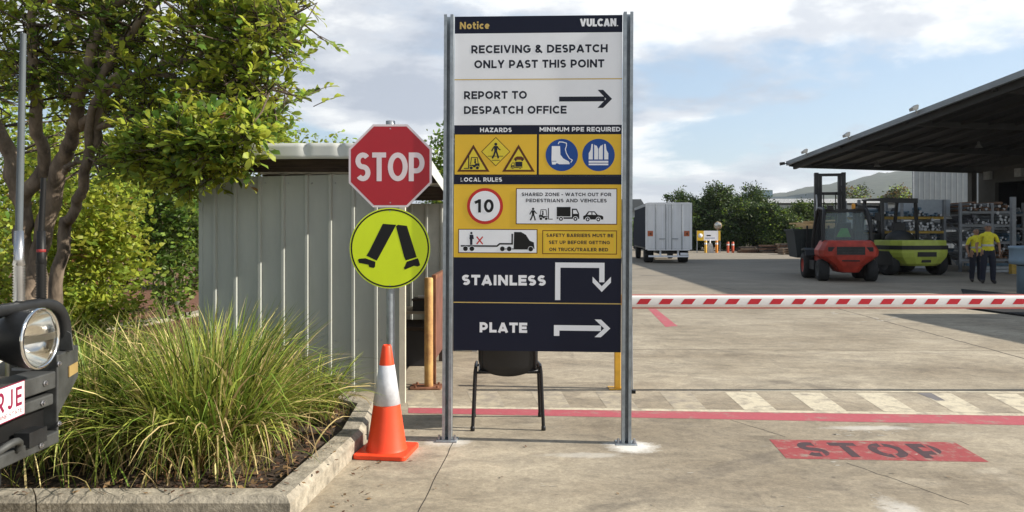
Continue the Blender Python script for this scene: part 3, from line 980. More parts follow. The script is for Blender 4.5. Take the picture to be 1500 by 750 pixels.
for z_ in (f1(0, 196)[1], f1(0, 288)[1], f1(0, 318)[1], f1(0, 408)[1]):
    MB().box(-.09, .09, .0005, .012, z_ - .012, z_ + .012, GALVD).build('bracket', ssp)
MB().lathe([(.0001, .02), (.033, .018), (.034, -.02)], GALVD, (0, .032, 1.5 + 160 * k_), n=16).build('pole_cap', ssp)

# ------------------------------------------------------------------ traffic cone
cone = thing('traffic_cone', 'orange traffic cone with a grey-white reflective collar below the stop sign', 'traffic cone', ((566.5 - CX) * 5.10 / FP, 5.10, 0), R(-8))
ORANGE = mat('orange_cone_rubber', (.84, .072, .022), .45, 0, var=.08, scale=5, bump=.06, bscale=30)
COLLAR = mat('scuffed_reflective_collar', (.56, .57, .60), .42, 0, var=.16, scale=16)
H = .735
def cr(z): return .134 + (.030 - .134) * (z - .035) / (H - .035)
MB().lathe([(cr(.03) + .006, .030), (cr(.05), .05), (cr(.335), .335)], ORANGE, n=40).build('cone_body', cone)
cm = MB(); cm.lathe([(cr(.600), .600), (cr(H - .012), H - .012), (cr(H) - .004, H), (cr(H) - .012, H), (cr(H) - .014, H - .10)], ORANGE, n=40); cm.build('cone_tip', cone)
MB().lathe([(cr(.335), .335), (cr(.335) + .003, .336), (cr(.600) + .003, .599), (cr(.600), .600)], COLLAR, n=40).build('reflective_collar', cone)
bs = []
for i, (sx, sy) in enumerate(((1, -1), (1, 1), (-1, 1), (-1, -1))):
    c_ = math.radians(-45 + 90 * i)
    bs += [(sx * .150 + .03 * math.cos(c_ + d), sy * .150 + .03 * math.sin(c_ + d)) for d in (-.78, -.39, 0, .39, .78)]
MB().prism(bs, .001, .032, ORANGE, 'z').build('cone_base', cone, bevel=.006)

# ------------------------------------------------------------------ chair behind the board
PLASTIC = mat('black_chair_plastic', (.018, .018, .020), .38, 0, var=.15, scale=10, bump=.05, bscale=200)
BLKMET = mat('black_painted_tube', (.016, .016, .018), .4, .2, var=.2)
chair = thing('stacking_chair', 'black plastic stacking chair on tube legs behind the notice board', 'chair', ((743.5 - CX) * 5.88 / FP, 5.88, 0), R(1.5))
def rr(x0, x1, y0, y1, r, n=5):
    p = []
    for cx_, cy_, a in ((x1 - r, y0 + r, -90), (x1 - r, y1 - r, 0), (x0 + r, y1 - r, 90), (x0 + r, y0 + r, 180)):
        p += [(cx_ + r * math.cos(R(a + 90 * i / n)), cy_ + r * math.sin(R(a + 90 * i / n))) for i in range(n + 1)]
    return p
# dished backrest shell towards the viewer
bm_ = MB(); nb = 14
vs_, fs = [], []
for j in range(11):
    z = .455 + .37 * j / 10
    for i in range(nb + 1):
        u = -1 + 2 * i / nb
        hw = .225 - .03 * (max(0, j - 7) / 3) ** 2 - .02 * (max(0, 2 - j) / 2)
        vs_.append((u * hw, -.215 - .05 * (j / 10) + .030 * u * u, z - (.045 * (1 - u * u) if j == 0 else 0)))
nn = len(vs_)
vs_ += [(x, y + .012, z) for x, y, z in vs_]
for j in range(10):
    for i in range(nb):
        a = j * (nb + 1) + i
        fs += [(a, a + 1, a + nb + 2, a + nb + 1), (a + nn + nb + 1, a + nn + nb + 2, a + nn + 1, a + nn)]
edge = [i for i in range(nb + 1)] + [(j + 1) * (nb + 1) - 1 for j in range(1, 11)] + [10 * (nb + 1) + i for i in range(nb - 1, -1, -1)] + [j * (nb + 1) for j in range(9, 0, -1)]
fs += [(edge[i], edge[i] + nn, edge[(i + 1) % len(edge)] + nn, edge[(i + 1) % len(edge)]) for i in range(len(edge))]
bm_.add(vs_, fs, PLASTIC, True); bm_.build('backrest', chair)
bm_ = MB(); vs_, fs = [], []
for j in range(9):
    y = -.20 + .42 * j / 8
    for i in range(11):
        u = -1 + 2 * i / 10
        vs_.append((u * .225, y, .445 - .022 * (1 - u * u) - .03 * (max(0, j - 6) / 2) ** 2))
nn = len(vs_); vs_ += [(x, y, z + .012) for x, y, z in vs_]
for j in range(8):
    for i in range(10):
        a = j * 11 + i
        fs += [(a, a + 11, a + 12, a + 1), (a + nn, a + nn + 1, a + nn + 12, a + nn + 11)]
for j in range(8):
    for i in (0, 10):
        a = j * 11 + i; fs.append((a, a + 11, a + 11 + nn, a + nn))
for i in range(10):
    for j in (0, 8):
        a = j * 11 + i; fs.append((a, a + 1, a + 1 + nn, a + nn))
bm_.add(vs_, fs, PLASTIC, True); bm_.build('seat', chair)
for sx in (-1, 1):
    fr = MB(); fr.tube([(sx * .245, -.185, .472), (sx * .245, -.15, .485), (sx * .245, .0, .47), (sx * .245, .16, .455)], .0125, BLKMET, 10); fr.build('side_rail', chair)
    for yb, yt in ((-.205, -.185), (.215, .16)):
        lg = MB(); lg.tube([(sx * .268, yb, .006), (sx * .250, yt * .97 + yb * .03, .44), (sx * .245, yt, .472 if yb < 0 else .452)], .0135, BLKMET, 10)
        lo = lg.build('leg', chair)
        MB().lathe([(.0001, 0), (.017, .001), (.017, .03), (.0135, .034)], PLASTIC, (sx * .268, yb, 0), n=10).build('foot_cap', lo)
    up = MB(); up.tube([(sx * .205, -.10, .435), (sx * .205, -.175, .44), (sx * .205, -.198, .50), (sx * .198, -.235, .80)], .010, BLKMET, 8); up.build('back_frame', chair)
for y_ in (-.165, .155):
    MB().tube([(-.245, y_, .432), (.245, y_, .432)], .010, BLKMET, 8).build('cross_rail', chair)

# ------------------------------------------------------------------ boom gate
BW = mat('boom_white_enamel', (.82, .82, .80), .35, 0, var=.05, scale=4)
BR = mat('boom_red_tape', (.55, .02, .035), .4, 0, var=.10, scale=8)
BP = mat('boom_pink_edge_rubber', (.62, .20, .17), .5, 0, var=.1)
YEL = mat('safety_yellow_paint', (.72, .40, .04), .5, 0, var=.15, scale=9)
MY = 7.0
mk = MY / FP
boom = thing('boom_gate', 'red and white striped boom gate arm lowered across the yard entry', 'boom gate', ((921 - CX) * mk, MY, 0))
za = 1.5 - (441.3 - 340) * mk
L0, L1 = 0.0, 7.6
def oval(hw, hh, n=20): return [(hw * math.copysign(abs(math.cos(2 * math.pi * i / n)) ** .6, math.cos(2 * math.pi * i / n)), za + hh * math.copysign(abs(math.sin(2 * math.pi * i / n)) ** .6, math.sin(2 * math.pi * i / n))) for i in range(n)]
am = MB(); am.prism(oval(.034, .056), L0, L1, BW, 'x')
am.prism([(-.012, za + .054), (.012, za + .054), (.012, za + .064), (-.012, za + .064)], L0 + .01, L1 - .01, BP, 'x')
am.prism([(-.014, za - .068), (.014, za - .068), (.014, za - .054), (-.014, za - .054)], L0 + .01, L1 - .01, BP, 'x')
k = 0
while True:
    x0 = (931.2 + 32.25 * k - 921) * mk
    if x0 > L1 - .15: break
    # foil stripe on the front flat
    am.add([(x0, -.0352, za - .024), (x0 + .104, -.0352, za - .024), (x0 + .142, -.0352, za + .026), (x0 + .038, -.0352, za + .026)], [(0, 1, 2, 3)], BR)
    k += 1
am.build('boom_arm', boom)
w_ = MB(); w_.tube([(.03, 0, za - .06), (.035, 0, .03)], .006, GALVD, 8); w_.box(.012, .06, -.03, .03, .001, .03, BLACK); w_.build('drop_leg', boom)
cb = MB(); cb.box(7.1, 7.5, .06, .45, .0, 1.05, YEL); cb.build('drive_cabinet', boom, bevel=.015)
rp = thing('boom_rest_post', 'slim yellow post supporting the tip of the boom arm', 'post', ((904.5 - CX) * 7.2 / FP, 7.20, 0))
MB().box(-.028, .028, -.028, .028, .010, .80, YEL).build('shaft', rp, bevel=.004)
MB().box(-.085, .075, -.07, .07, .0005, .010, YEL).build('base_plate', rp)
MB().prism([(-.05, .80), (.05, .80), (.05, .90), (.04, .90), (.035, .815), (-.035, .815), (-.04, .90), (-.05, .90)], -.04, .04, YEL).build('cradle', rp)
# ------------------------------------------------------------------ rusty bollard and red-brown panel beside the shed
RUSTY = mat('rust_scabbed_yellow_paint', (.60, .38, .13), .75, 0, scale=7, col2=(.30, .14, .06), bump=.2)
RUSTP = mat('rusty_steel_plate', (.20, .085, .045), .85, .1, var=.4, scale=7, bump=.3)
bo = thing('bollard', 'worn yellow steel bollard with rust scabs beside the shed opening', 'bollard', ((628 - CX) * 7.25 / FP, 7.25, 0))
MB().tube([(0, 0, .012), (0, 0, 1.045), (0, 0, 1.06)], [.042, .042, .036], RUSTY, 20).build('shaft', bo)
MB().prism(rr(-.17, .13, -.12, .12, .02), .0005, .014, RUSTP, 'z').build('base_plate', bo)
for sx, sy in ((-.12, -.08), (.09, -.08), (-.12, .08), (.09, .08)):
    MB().lathe([(.0001, .035), (.012, .035), (.012, .0145)], RUSTP, (sx, sy, 0), n=6, smooth=False).build('anchor_bolt', bo)
PANELC = mat('red_oxide_primer', (.15, .060, .040), .75, 0, var=.25, scale=5, bump=.15)
pa = thing('steel_screen', 'red-brown steel screen panel standing behind the rusty yellow bollard', 'screen', (0, 0, 0))
a, b = Vector((-.765, 7.34, 0)), Vector((-.745, 9.2, 0))
pm = MB(); pm.bar((a.x, a.y, .64), (b.x, b.y, .64), .012, .80, PANELC); pm.build('sheet', pa)
pm = MB(); pm.bar((a.x, a.y, 1.06), (b.x, b.y, 1.06), .04, .04, RUSTP); pm.build('top_rail', pa)
for q in (a, b):
    MB().box(q.x - .02, q.x + .02, q.y + .002, q.y + .042, 0, 1.038, RUSTP).build('upright', pa)
# ------------------------------------------------------------------ the corrugated shed
CLAD = mat('grey_green_cladding', (.365, .38, .345), .55, .0, var=.09, scale=5, bump=.02, bscale=50, spec=.5, stretch=(1, 1, .25))
CLADIN = mat('shed_inner_cladding', (.40, .41, .38), .6, 0, var=.12, scale=6)
ROOFW = mat('pale_roof_flashing', (.55, .56, .52), .45, 0, var=.08, scale=4, spec=.5)
TIMB = mat('dark_stained_timber', (.05, .035, .028), .8, 0, var=.5, scale=12, stretch=(.3, 3, 3))
CREAM = mat('cream_post_paint', (.62, .58, .47), .5, 0, var=.1, scale=8)
shed = thing('garden_shed', 'grey ribbed metal shed with a low pale roof behind the stop sign', 'shed')
def ribbed(mb, x0, x1, y, z0, ztop_, m, ribs, out_=-1, rw=.020, rh=.026, rt=.011):
    """cladding sheet facing -y (out_=-1): trapezoid ribs rising from a flat pan; ztop_(x) gives the cut top"""
    xs = [(x0, 0)]
    for r in ribs:
        if r - rw > x0 and r + rw < x1:
            xs += [(r - rw, 0), (r - rt, rh), (r + rt, rh), (r + rw, 0)]
    xs.append((x1, 0))
    vs_, fs = [], []
    for i, (x, d) in enumerate(xs):
        yy = y + out_ * d
        vs_ += [(x, yy, z0), (x, yy, ztop_(x)), (x, yy - out_ * .002, z0), (x, yy - out_ * .002, ztop_(x))]
    for i in range(len(xs) - 1):
        a, b = 4 * i, 4 * i + 4
        fs += [(a, b, b + 1, a + 1), (a + 2, a + 3, b + 3, b + 2), (a + 1, b + 1, b + 3, a + 3)]
    mb.add(vs_, fs, m)
WY = 6.60
wx = lambda px: (px - CX) * WY / FP
wl_ = MB()
zt_ = lambda x: 1.975 + .045 * (x + 2.75) / 1.8
ribs = [wx(p) for p in (315.5, 345.5, 381, 415, 449.5, 484, 517.5, 551)]
ribbed(wl_, wx(292), wx(585), WY, .10, zt_, CLAD, ribs)
for r in ribs:                                   # screw heads beside the ribs
    for z in (.55, 1.93):
        wl_.lathe([(.0001, -.006), (.006, -.005), (.007, 0)], GALVD, (r + .045, WY - .001, z), 'y', n=6)
wl_.build('front_wall', shed)
lw = MB(); lw.box(wx(292) - .004, wx(292) + .03, WY - .004, WY + 2.9, .0, 1.965, CLAD); lw.build('side_wall', shed)
bw = MB(); ribbed(bw, wx(292), -.45, 9.50, 0, lambda x: 1.86, CLADIN, [-2.6 + .19 * i for i in range(11)]); bw.build('back_wall', shed)
cp = MB(); cp.box(wx(585.5), wx(594), WY - .028, WY + .03, .0, 1.99, CREAM); cp.build('corner_post', shed)
MB().box(-.50, -.44, 9.43, 9.48, 0, 1.85, GALVD).build('corner_post', shed)
hd = MB()
hd.box(wx(292) + .14, -.80, WY + .005, WY + .05, 2.03, 2.155, TIMB)
hd.box(wx(292) + .14, -.80, WY - .05, WY - .005, 2.065, 2.13, TIMB)
hd.build('header_beam', shed)
# roof: pitched down to the back, flashing all round with two dents
ry0, ry1, rx0, rx1 = 6.28, 9.75, -2.64, -.765
zf = lambda y: 2.24 - .075 * (y - ry0)
rf = MB()
rv, rfc = [], []
nxr = 60
for i in range(nxr + 1):
    x = rx0 + (rx1 - rx0) * i / nxr
    d = .010 * (0 if (i // 2) % 4 else 1)
    rv += [(x, ry0 + .015, zf(ry0) - .012 + d), (x, ry1, zf(ry1) - .012 + d), (x, ry0 + .015, zf(ry0) - .022 + d), (x, ry1, zf(ry1) - .022 + d)]
for i in range(nxr):
    a = 4 * i
    rfc += [(a, a + 4, a + 5, a + 1), (a + 2, a + 3, a + 7, a + 6)]
rf.add(rv, rfc, ROOFW)
rf.build('roof_sheet', shed)
fl = MB()
vs_, fs = [], []
def dent(x, z):
    d = 0
    for c in (wx(447) * 6.28 / WY, wx(498) * 6.28 / WY):
        d += .02 * math.exp(-((x - c) / .035) ** 2) * (.2 + .8 * z)
    return d
for i in range(121):
    x = rx0 + (rx1 - rx0) * i / 120
    for j in range(5):
        t = j / 4
        vs_.append((x, ry0 + dent(x, t) - .002 * math.sin(x * 9), 2.112 + .133 * t + .002 * math.sin(x * 7)))
for i in range(120):
    for j in range(4):
        a = i * 5 + j
        fs.append((a, a + 5, a + 6, a + 1))
fl.add(vs_, fs, ROOFW, True)
fo = fl.build('fascia', shed)
so = fo.modifiers.new('thick', 'SOLIDIFY'); so.thickness = .004
bg_ = MB()
bg_.hexa([(rx1, ry0 + .004, 2.112), (rx1 + .004, ry0 + .004, 2.112), (rx1 + .004, ry1, zf(ry1) - .13), (rx1, ry1, zf(ry1) - .13), (rx1, ry0 + .004, 2.245), (rx1 + .004, ry0 + .004, 2.245), (rx1 + .004, ry1, zf(ry1)), (rx1, ry1, zf(ry1))], ROOFW)
bg_.build('barge_board', shed)
pu = MB()
for y in (6.9, 7.8, 8.7, 9.35):
    pu.box(rx0 + .05, rx1 - .01, y, y + .05, zf(y) - .115, zf(y) - .03, TIMB)
pu.build('purlin', shed)
# inside: shelf, boxes
sh = MB(); sh.box(-1.9, -.80, 8.7, 9.3, .55, .58, mat('shelf_board', (.42, .36, .27), .8, var=.2)); 
for x in (-1.85, -.85): sh.box(x, x + .04, 8.72, 8.76, 0, .55, TIMB)
tag(sh.build('shelf_bench'), 'low board shelf inside the open end of the shed', 'bench')
bx = MB(); bx.box(-1.16, -.92, 8.75, 9.0, .581, .70, mat('dark_crate', (.04, .04, .04), .7)); bx.box(-1.17, -.91, 8.74, 9.01, .70, .72, TIMB)
tag(bx.build('crate', bevel=.004), 'small dark crate on the low shelf inside the shed', 'crate')
bx = MB(); bx.tube([(-1.10, 8.78, .743), (-.86, 8.80, .743)], .022, mat('white_roll', (.6, .58, .55), .7), 10)
tag(bx.build('paper_roll'), 'pale roll lying on top of the small dark crate in the shed', 'roll')
bx = MB(); bx.box(-1.7, -.95, 8.4, 9.1, .001, .40, mat('dark_bin', (.03, .03, .035), .6)); bx.box(-1.72, -.93, 8.38, 9.12, .40, .44, TIMB)
tag(bx.build('storage_bin', bevel=.01), 'dark lidded bin under the shelf in the shed shadow', 'bin')

# ------------------------------------------------------------------ off-road vehicle nose at the left
DARKP = mat('black_powder_coat', (.020, .021, .022), .5, .2, var=.3, scale=10, bump=.06, bscale=150)
DGREY = mat('worn_dark_grey_steel', (.060, .062, .060), .6, .3, var=.4, scale=7, bump=.05)
CREAMV = mat('cream_vehicle_paint', (.72, .70, .62), .3, 0, var=.04, coat=.5)
RUBBER = mat('tyre_rubber', (.022, .022, .022), .85, 0, var=.3, scale=14, bump=.1)
DGLASS = mat('dark_glass', (.02, .025, .03), .08, 0, var=0, spec=.6)
CHROME = mat('spotlight_reflector', (.85, .84, .80), .12, 1.0, var=.05, scale=3)
veh = thing('off_road_vehicle', 'dark nose of an off-road vehicle with bull bar, round spotlight and two aerials', 'vehicle', (-1.90, 2.55, 0), 0)
# local frame: +x forward (to the right of the photo), +y away from the camera
bd = MB()
bd.prism([(-.70, .62), (-.30, .66), (-.30, 1.10), (-.42, 1.165), (-1.55, 1.22), (-1.55, .62)], -.74, .74, CREAMV)
bd.prism([(-1.55, .55), (-4.2, .55), (-4.2, 1.80), (-2.15, 1.86), (-1.95, 1.80), (-1.56, 1.22)], -.78, .78, CREAMV)
bd.build('body', veh, bevel=.03)
gr = MB(); gr.box(-.299, -.27, -.5, .5, .74, 1.06, BLACK)
for i in range(6): gr.box(-.269, -.262, -.48, .48, .77 + .05 * i, .79 + .05 * i, DGREY)
gr.build('grille', veh)
for sy in (-1, 1):
    fd = MB(); fd.prism([(-.36, .98), (-.46, 1.06), (-1.35, 1.06), (-1.45, .75), (-1.30, .70), (-1.15, .92), (-.68, .92), (-.52, .70), (-.36, .70)], sy * .64, sy * .86, CREAMV)
    fd.build('mudguard', veh, bevel=.015)
    for xw in (-.92, -3.3):
        wl2 = MB(); wl2.lathe([(.20, -.12), (.34, -.12), (.385, -.09), (.385, .09), (.34, .12), (.20, .12)], RUBBER, (xw, sy * .70, .386), 'y', n=36)
        wo = wl2.build('wheel', veh)
        MB().lathe([(.0001, .06), (.10, .07), (.17, .04), (.205, .10), (.205, -.10), (.0001, -.06)], DGREY, (xw, sy * .70, .386), 'y', n=24).build('rim', wo)
    wn_ = MB(); wn_.prism([(-2.05, 1.25), (-3.6, 1.25), (-3.6, 1.68), (-2.25, 1.68)], sy * .781, sy * .784, DGLASS); wn_.build('side_window', veh)
ws = MB(); ws.add([(-1.60, -.68, 1.30), (-1.60, .68, 1.30), (-1.93, .66, 1.76), (-1.93, -.66, 1.76)], [(0, 1, 2, 3)], DGLASS)
wso = ws.build('windscreen', veh); wso.location = (.012, 0, .012)
# bumper: two channels with a gap, end plates, wrapped wings
bu = MB()
bu.box(-.12, .0, -.80, .58, .851, .922, DGREY)
bu.box(-.12, -.01, -.80, .58, .783, .829, DGREY)
bu.box(-.26, -.05, -.80, .58, .69, .90, BLACK)
bu.box(-.20, .015, -.80, .578, .624, .675, DGREY)
bu.box(-.20, -.03, -.3, .50, .676, .689, DARKP)
bu.box(-.20, .004, .582, .594, .62, .988, DGREY)
bu.build('bumper', veh, bevel=.006)
for sy, nm in ((1, 1), (-1, -1)):
    wg = MB()
    y0, y1 = (.595, .88) if sy > 0 else (-.86, -.801)
    wg.hexa([(-.20, y0, .73), (.0, y0, .73), (-.08, y1, .84), (-.30, y1, .84), (-.20, y0, .985), (.0, y0, .985), (-.08, y1, .985), (-.30, y1, .985)], DGREY)
    wgo = wg.build('bumper_wing', veh, bevel=.006)
    if sy > 0:
        il = MB()
        def wp(t, z): return (.003 - .08 * t, .595 + .285 * t, z)
        il.hexa([wp(.45, .868), wp(.88, .868), tuple(Vector(wp(.88, .868)) + Vector((.004, .001, 0))), tuple(Vector(wp(.45, .868)) + Vector((.004, .001, 0))), wp(.45, .915), wp(.88, .915), tuple(Vector(wp(.88, .915)) + Vector((.004, .001, 0))), tuple(Vector(wp(.45, .915)) + Vector((.004, .001, 0)))], mat('amber_indicator_lens', (.36, .25, .10), .35, 0, var=.1))
        il.build('indicator_lamp', wgo)
bt = MB(); bt.lathe([(.0001, .013), (.007, .012), (.009, .006), (.012, .005), (.012, .0005)], STEEL, axis='x', n=6, smooth=False)
bolt = bt.build('bolt', bpy.data.objects['bumper'])
bspots = [(.001, y, .886) for y in (.15, .50, -.35, -.55)] + [(-.009, .50, .806)] + [(.016, y, .648) for y in (.45, .05, -.4)] + [(.004, .588, .70), (.004, .588, .95)]
for i, q in enumerate(bspots):
    o = bolt if i == 0 else bolt.copy()
    if i: C.objects.link(o)
    o.location = q
def curve3(pts, n=8):
    """smooth path through points (Catmull-Rom)"""
    pts = [Vector(p) for p in pts]
    o = []
    for i in range(len(pts) - 1):
        p0, p1, p2, p3 = pts[max(0, i - 1)], pts[i], pts[i + 1], pts[min(len(pts) - 1, i + 2)]
        for k in range(n):
            t = k / n
            o.append(.5 * ((2 * p1) + (p2 - p0) * t + (2 * p0 - 5 * p1 + 4 * p2 - p3) * t * t + (3 * p1 - p0 - 3 * p2 + p3) * t ** 3))
    return o + [pts[-1]]
bb = MB()
bb.tube(curve3([(-.06, -.66, .97), (-.055, -.64, 1.12), (-.05, -.54, 1.195), (-.05, -.2, 1.20), (-.05, .34, 1.20), (-.045, .60, 1.195), (-.045, .70, 1.13), (-.05, .735, .985)]), .026, DARKP, 14)
bb.tube([(-.05, -.55, 1.195), (-.05, .24, 1.20)], .034, DARKP, 14)
bb.bar((-.05, -.30, .965), (-.05, -.30, 1.18), .05, .05, DARKP); bb.bar((-.05, .12, .965), (-.05, .12, 1.18), .05, .05, DARKP)
bb.build('bull_bar', veh)
# spotlight facing forward
def spot(y, full):
    c = (.045, y, 1.087)
    sl = MB(); sl.lathe([(.0001, -.16), (.07, -.15), (.105, -.06), (.119, .0), (.119, .02)], DARKP, c, 'x', n=32)
    so_ = sl.build('spotlight', veh)
    MB().lathe([(.119, .020), (.121, .026), (.112, .032), (.108, .022), (.108, .018)], CHROME, c, 'x', n=32).build('spotlight_rim', so_)
    MB().lathe([(.108, .016), (.085, -.035), (.05, -.075), (.02, -.09), (.0001, -.09)], CHROME, c, 'x', n=32).build('reflector', so_)
    bar_ = MB(); bar_.bar((c[0] + .012, y - .105, c[2]), (c[0] + .012, y + .105, c[2]), .010, .026, mat('bulb_shield', (.20, .19, .16), .4, .5)); bar_.build('bulb_shield', so_)
    gl = bpy.data.materials.get('spot_lens')
    if not gl:
        gl = bpy.data.materials.new('spot_lens'); gl.use_nodes = True
        t = gl.node_tree; b_ = t.nodes['Principled BSDF']
        b_.inputs['Transmission Weight'].default_value = 1; b_.inputs['Roughness'].default_value = .05; b_.inputs['IOR'].default_value = 1.12; b_.inputs['Base Color'].default_value = (1, .97, .90, 1)
        tx = t.nodes.new('ShaderNodeTexWave'); tx.inputs['Scale'].default_value = 18; tx.inputs['Distortion'].default_value = .6
        co = t.nodes.new('ShaderNodeTexCoord'); t.links.new(co.outputs['Object'], tx.inputs['Vector'])
        bp = t.nodes.new('ShaderNodeBump'); bp.inputs['Strength'].default_value = .25; bp.inputs['Distance'].default_value = .01
        t.links.new(tx.outputs['Fac'], bp.inputs['Height']); t.links.new(bp.outputs[0], b_.inputs['Normal'])
    MB().lathe([(.1085, .020), (.08, .030), (.04, .036), (.0001, .038)], gl, c, 'x', n=32).build('lens', so_)
    br_ = MB(); br_.box(-.03, .04, y - .02, y + .02, .966, .975, GALVD); br_.build('mount', so_)
spot(.366, True)
spot(-.45, False)
# plate
pl = MB(); PW, PH = .372, .134
def f2(x, y): return (x, -y)
MAROON = mat('maroon_lettering', (.22, .012, .05), .4, 0, var=.05)
PLW = mat('plate_white', (.74, .70, .70), .35, 0, var=.04)
f = Face(f2, -.003, .0005)
f.board(0, 0, PW, PH, MAROON, .003); f.rect(.004, .004, PW - .004, PH - .004, PLW)
f.text('RJE', .182, .350, .018, .092, MAROON, .17, 2, .30)
f.text('SUNSHINE STATE', .112, .352, .104, .119, MAROON, .15, 2, .2)
po = f.mb.build('number_plate', veh)
po.rotation_euler = (0, 0, R(96))
po.location = (.036, .008, .925)
cab_ = MB(); cab_.tube(curve3([(-.10, .386, 1.02), (-.16, .42, .99), (-.20, .46, 1.06), (-.16, .50, 1.15), (-.08, .47, 1.19)]), .006, BLACK, 6); cab_.tube(curve3([(-.05, .42, 1.215), (-.12, .44, 1.17), (-.22, .40, 1.10), (-.28, .36, 1.02)]), .004, BLACK, 6); cab_.build('wiring', veh)
gu = MB(); gu.prism([(-.055, .989), (.0, .989), (-.01, 1.06), (-.055, 1.09)], .700, .708, DGREY); gu.build('bar_gusset', veh)
# tow hook and lower bits
tw = MB(); tw.tube(curve3([(-.02, .16, .662), (.03, .18, .70), (.05, .24, .72), (.03, .30, .70), (.02, .31, .67)]), .014, DGREY, 8); tw.box(-.03, .03, .36, .47, .662, .72, DARKP); tw.build('tow_hook', veh)
ch = MB(); ch.box(-1.6, -.2, -.42, -.34, .50, .60, DARKP); ch.box(-1.6, -.2, .34, .42, .50, .60, DARKP); ch.box(-.22, -.12, -.42, .42, .50, .58, DARKP); ch.build('chassis_rail', veh)
# aerials on the top hoop
def aerial(y, r0, h, m, base, nm, x=-.05, lean=(0, 0), band=None):
    a = MB()
    z0 = 1.225
    a.tube([(x, y, z0 + .28), (x + lean[0], y + lean[1], z0 + h * .6), (x + lean[0] * (h - .28) / (h * .6 - .28), y, z0 + h)], [r0, r0 * .95, r0 * .8], m, 12)
    ao = a.build('aerial', veh)
    s_ = MB(); prof = []
    for i in range(14):
        z = z0 + .012 * i * .9
        prof += [(r0 * 1.3, z), (r0 * 1.75, z + .005)]
    prof += [(r0 * 1.35, z0 + .17), (r0 * 1.3, z0 + .28), (.0001, z0 + .282)]
    s_.lathe([(p, z) for p, z in prof], base, (x, y, 0), n=16)
    s_.build('spring_base', ao)
    if band:
        MB().lathe([(r0 * 1.34, z0 + .192), (r0 * 1.42, z0 + .193), (r0 * 1.42, z0 + .203), (r0 * 1.34, z0 + .204)], band, (x, y, 0), n=16).build('colour_band', ao)
AGREY = mat('grey_fibreglass', (.085, .10, .11), .6, 0, var=.08)
SILV = mat('silver_spring', (.45, .45, .45), .25, .9, var=.1)
aerial(.42, .0135, 1.06, AGREY, SILV, 'grey', lean=(.008, .0))
aerial(.56, .0125, .50, BLACK, BLACK, 'black', lean=(.001, 0), band=mat('dull_red_label', (.22, .02, .02), .6))
# ------------------------------------------------------------------ vegetation
LEAF_Y = leafmat('leaf_yellow_green', (.40, .45, .06), .58)
LEAF_G = leafmat('leaf_mid_green', (.24, .33, .05), .56)
LEAF_D = leafmat('leaf_deep_green', (.11, .19, .035), .5)
LEAF_N = leafmat('leaf_deep_green_shaded', (.042, .078, .022), .35)  # leaf green scaled darker: cloud shade over the boundary put into its colour
LEAF_M = leafmat('leaf_mid_green_shaded', (.10, .15, .032), .4)  # mid green darkened likewise for the shaded boundary trees
LEAF_O = leafmat('leaf_olive', (.055, .075, .025), .3)
LEAF_B = leafmat('leaf_dry', (.20, .125, .04), .3)
BARK = mat('grey_brown_bark', (.19, .145, .105), .9, 0, var=.6, scale=7, bump=.8, bscale=35, stretch=(1, 1, .4))
TWIG = mat('dark_twig', (.085, .062, .042), .85, 0, var=.3)

def leaf_mesh(name, cen, size, mi, mats, parent, seed, up=.35, fold=True, aspect=.46, dirs=None):
    """many small folded leaves at the given places"""
    r = np.random.default_rng(seed)
    n = len(cen)
    d = r.normal(size=(n, 3)); d[:, 2] = d[:, 2] * .6 + up * .6
    if dirs is not None: d = np.asarray(dirs, float)
    d /= np.linalg.norm(d, axis=1)[:, None]
    a = r.normal(size=(n, 3))
    if dirs is not None: a = a * .45 + np.array([.25, 0, 1.0])
    w = np.cross(d, a); w /= np.linalg.norm(w, axis=1)[:, None]
    nn = np.cross(w, d)
    L = (size * r.uniform(.5, 1.35, n))[:, None]
    Wd = L * aspect
    c = np.asarray(cen)
    base, tip = c, c + d * L
    if fold:      # blunt, gently folded leaf of four triangles
        m1, m2 = c + d * L * .38, c + d * L * .76
        r1, r2 = nn * Wd * .22, nn * Wd * .26
        v = np.stack([base, m1 + w * Wd * .40 + r1, m2 + w * Wd * .48 + r2, tip, m2 - w * Wd * .48 + r2, m1 - w * Wd * .40 + r1], 1).reshape(-1, 3)
        i4 = np.arange(n)[:, None] * 6
        tri = np.concatenate([i4 + np.array([[0, 1, 5]]), i4 + np.array([[1, 2, 5]]), i4 + np.array([[2, 4, 5]]), i4 + np.array([[2, 3, 4]])], 1).reshape(-1, 3)
        per = 4
    else:
        m1 = c + d * L * .62
        v = np.stack([base, m1 + w * Wd * .5, tip, m1 - w * Wd * .5], 1).reshape(-1, 3)
        i4 = np.arange(n)[:, None] * 4
        tri = np.concatenate([i4 + np.array([[0, 1, 2]]), i4 + np.array([[0, 2, 3]])], 1).reshape(-1, 3)
        per = 2
    me = bpy.data.meshes.new(name)
    me.vertices.add(len(v)); me.vertices.foreach_set('co', v.ravel().astype(np.float32))
    me.loops.add(tri.size); me.loops.foreach_set('vertex_index', tri.ravel().astype(np.int32))
    me.polygons.add(len(tri)); me.polygons.foreach_set('loop_start', np.arange(0, tri.size, 3, dtype=np.int32))
    for m in mats: me.materials.append(m)
    me.polygons.foreach_set('material_index', np.repeat(mi, per).astype(np.int32))
    me.update(calc_edges=True)
    o = bpy.data.objects.new(name, me)
    C.objects.link(o)
    if parent: o.parent = parent
    return o

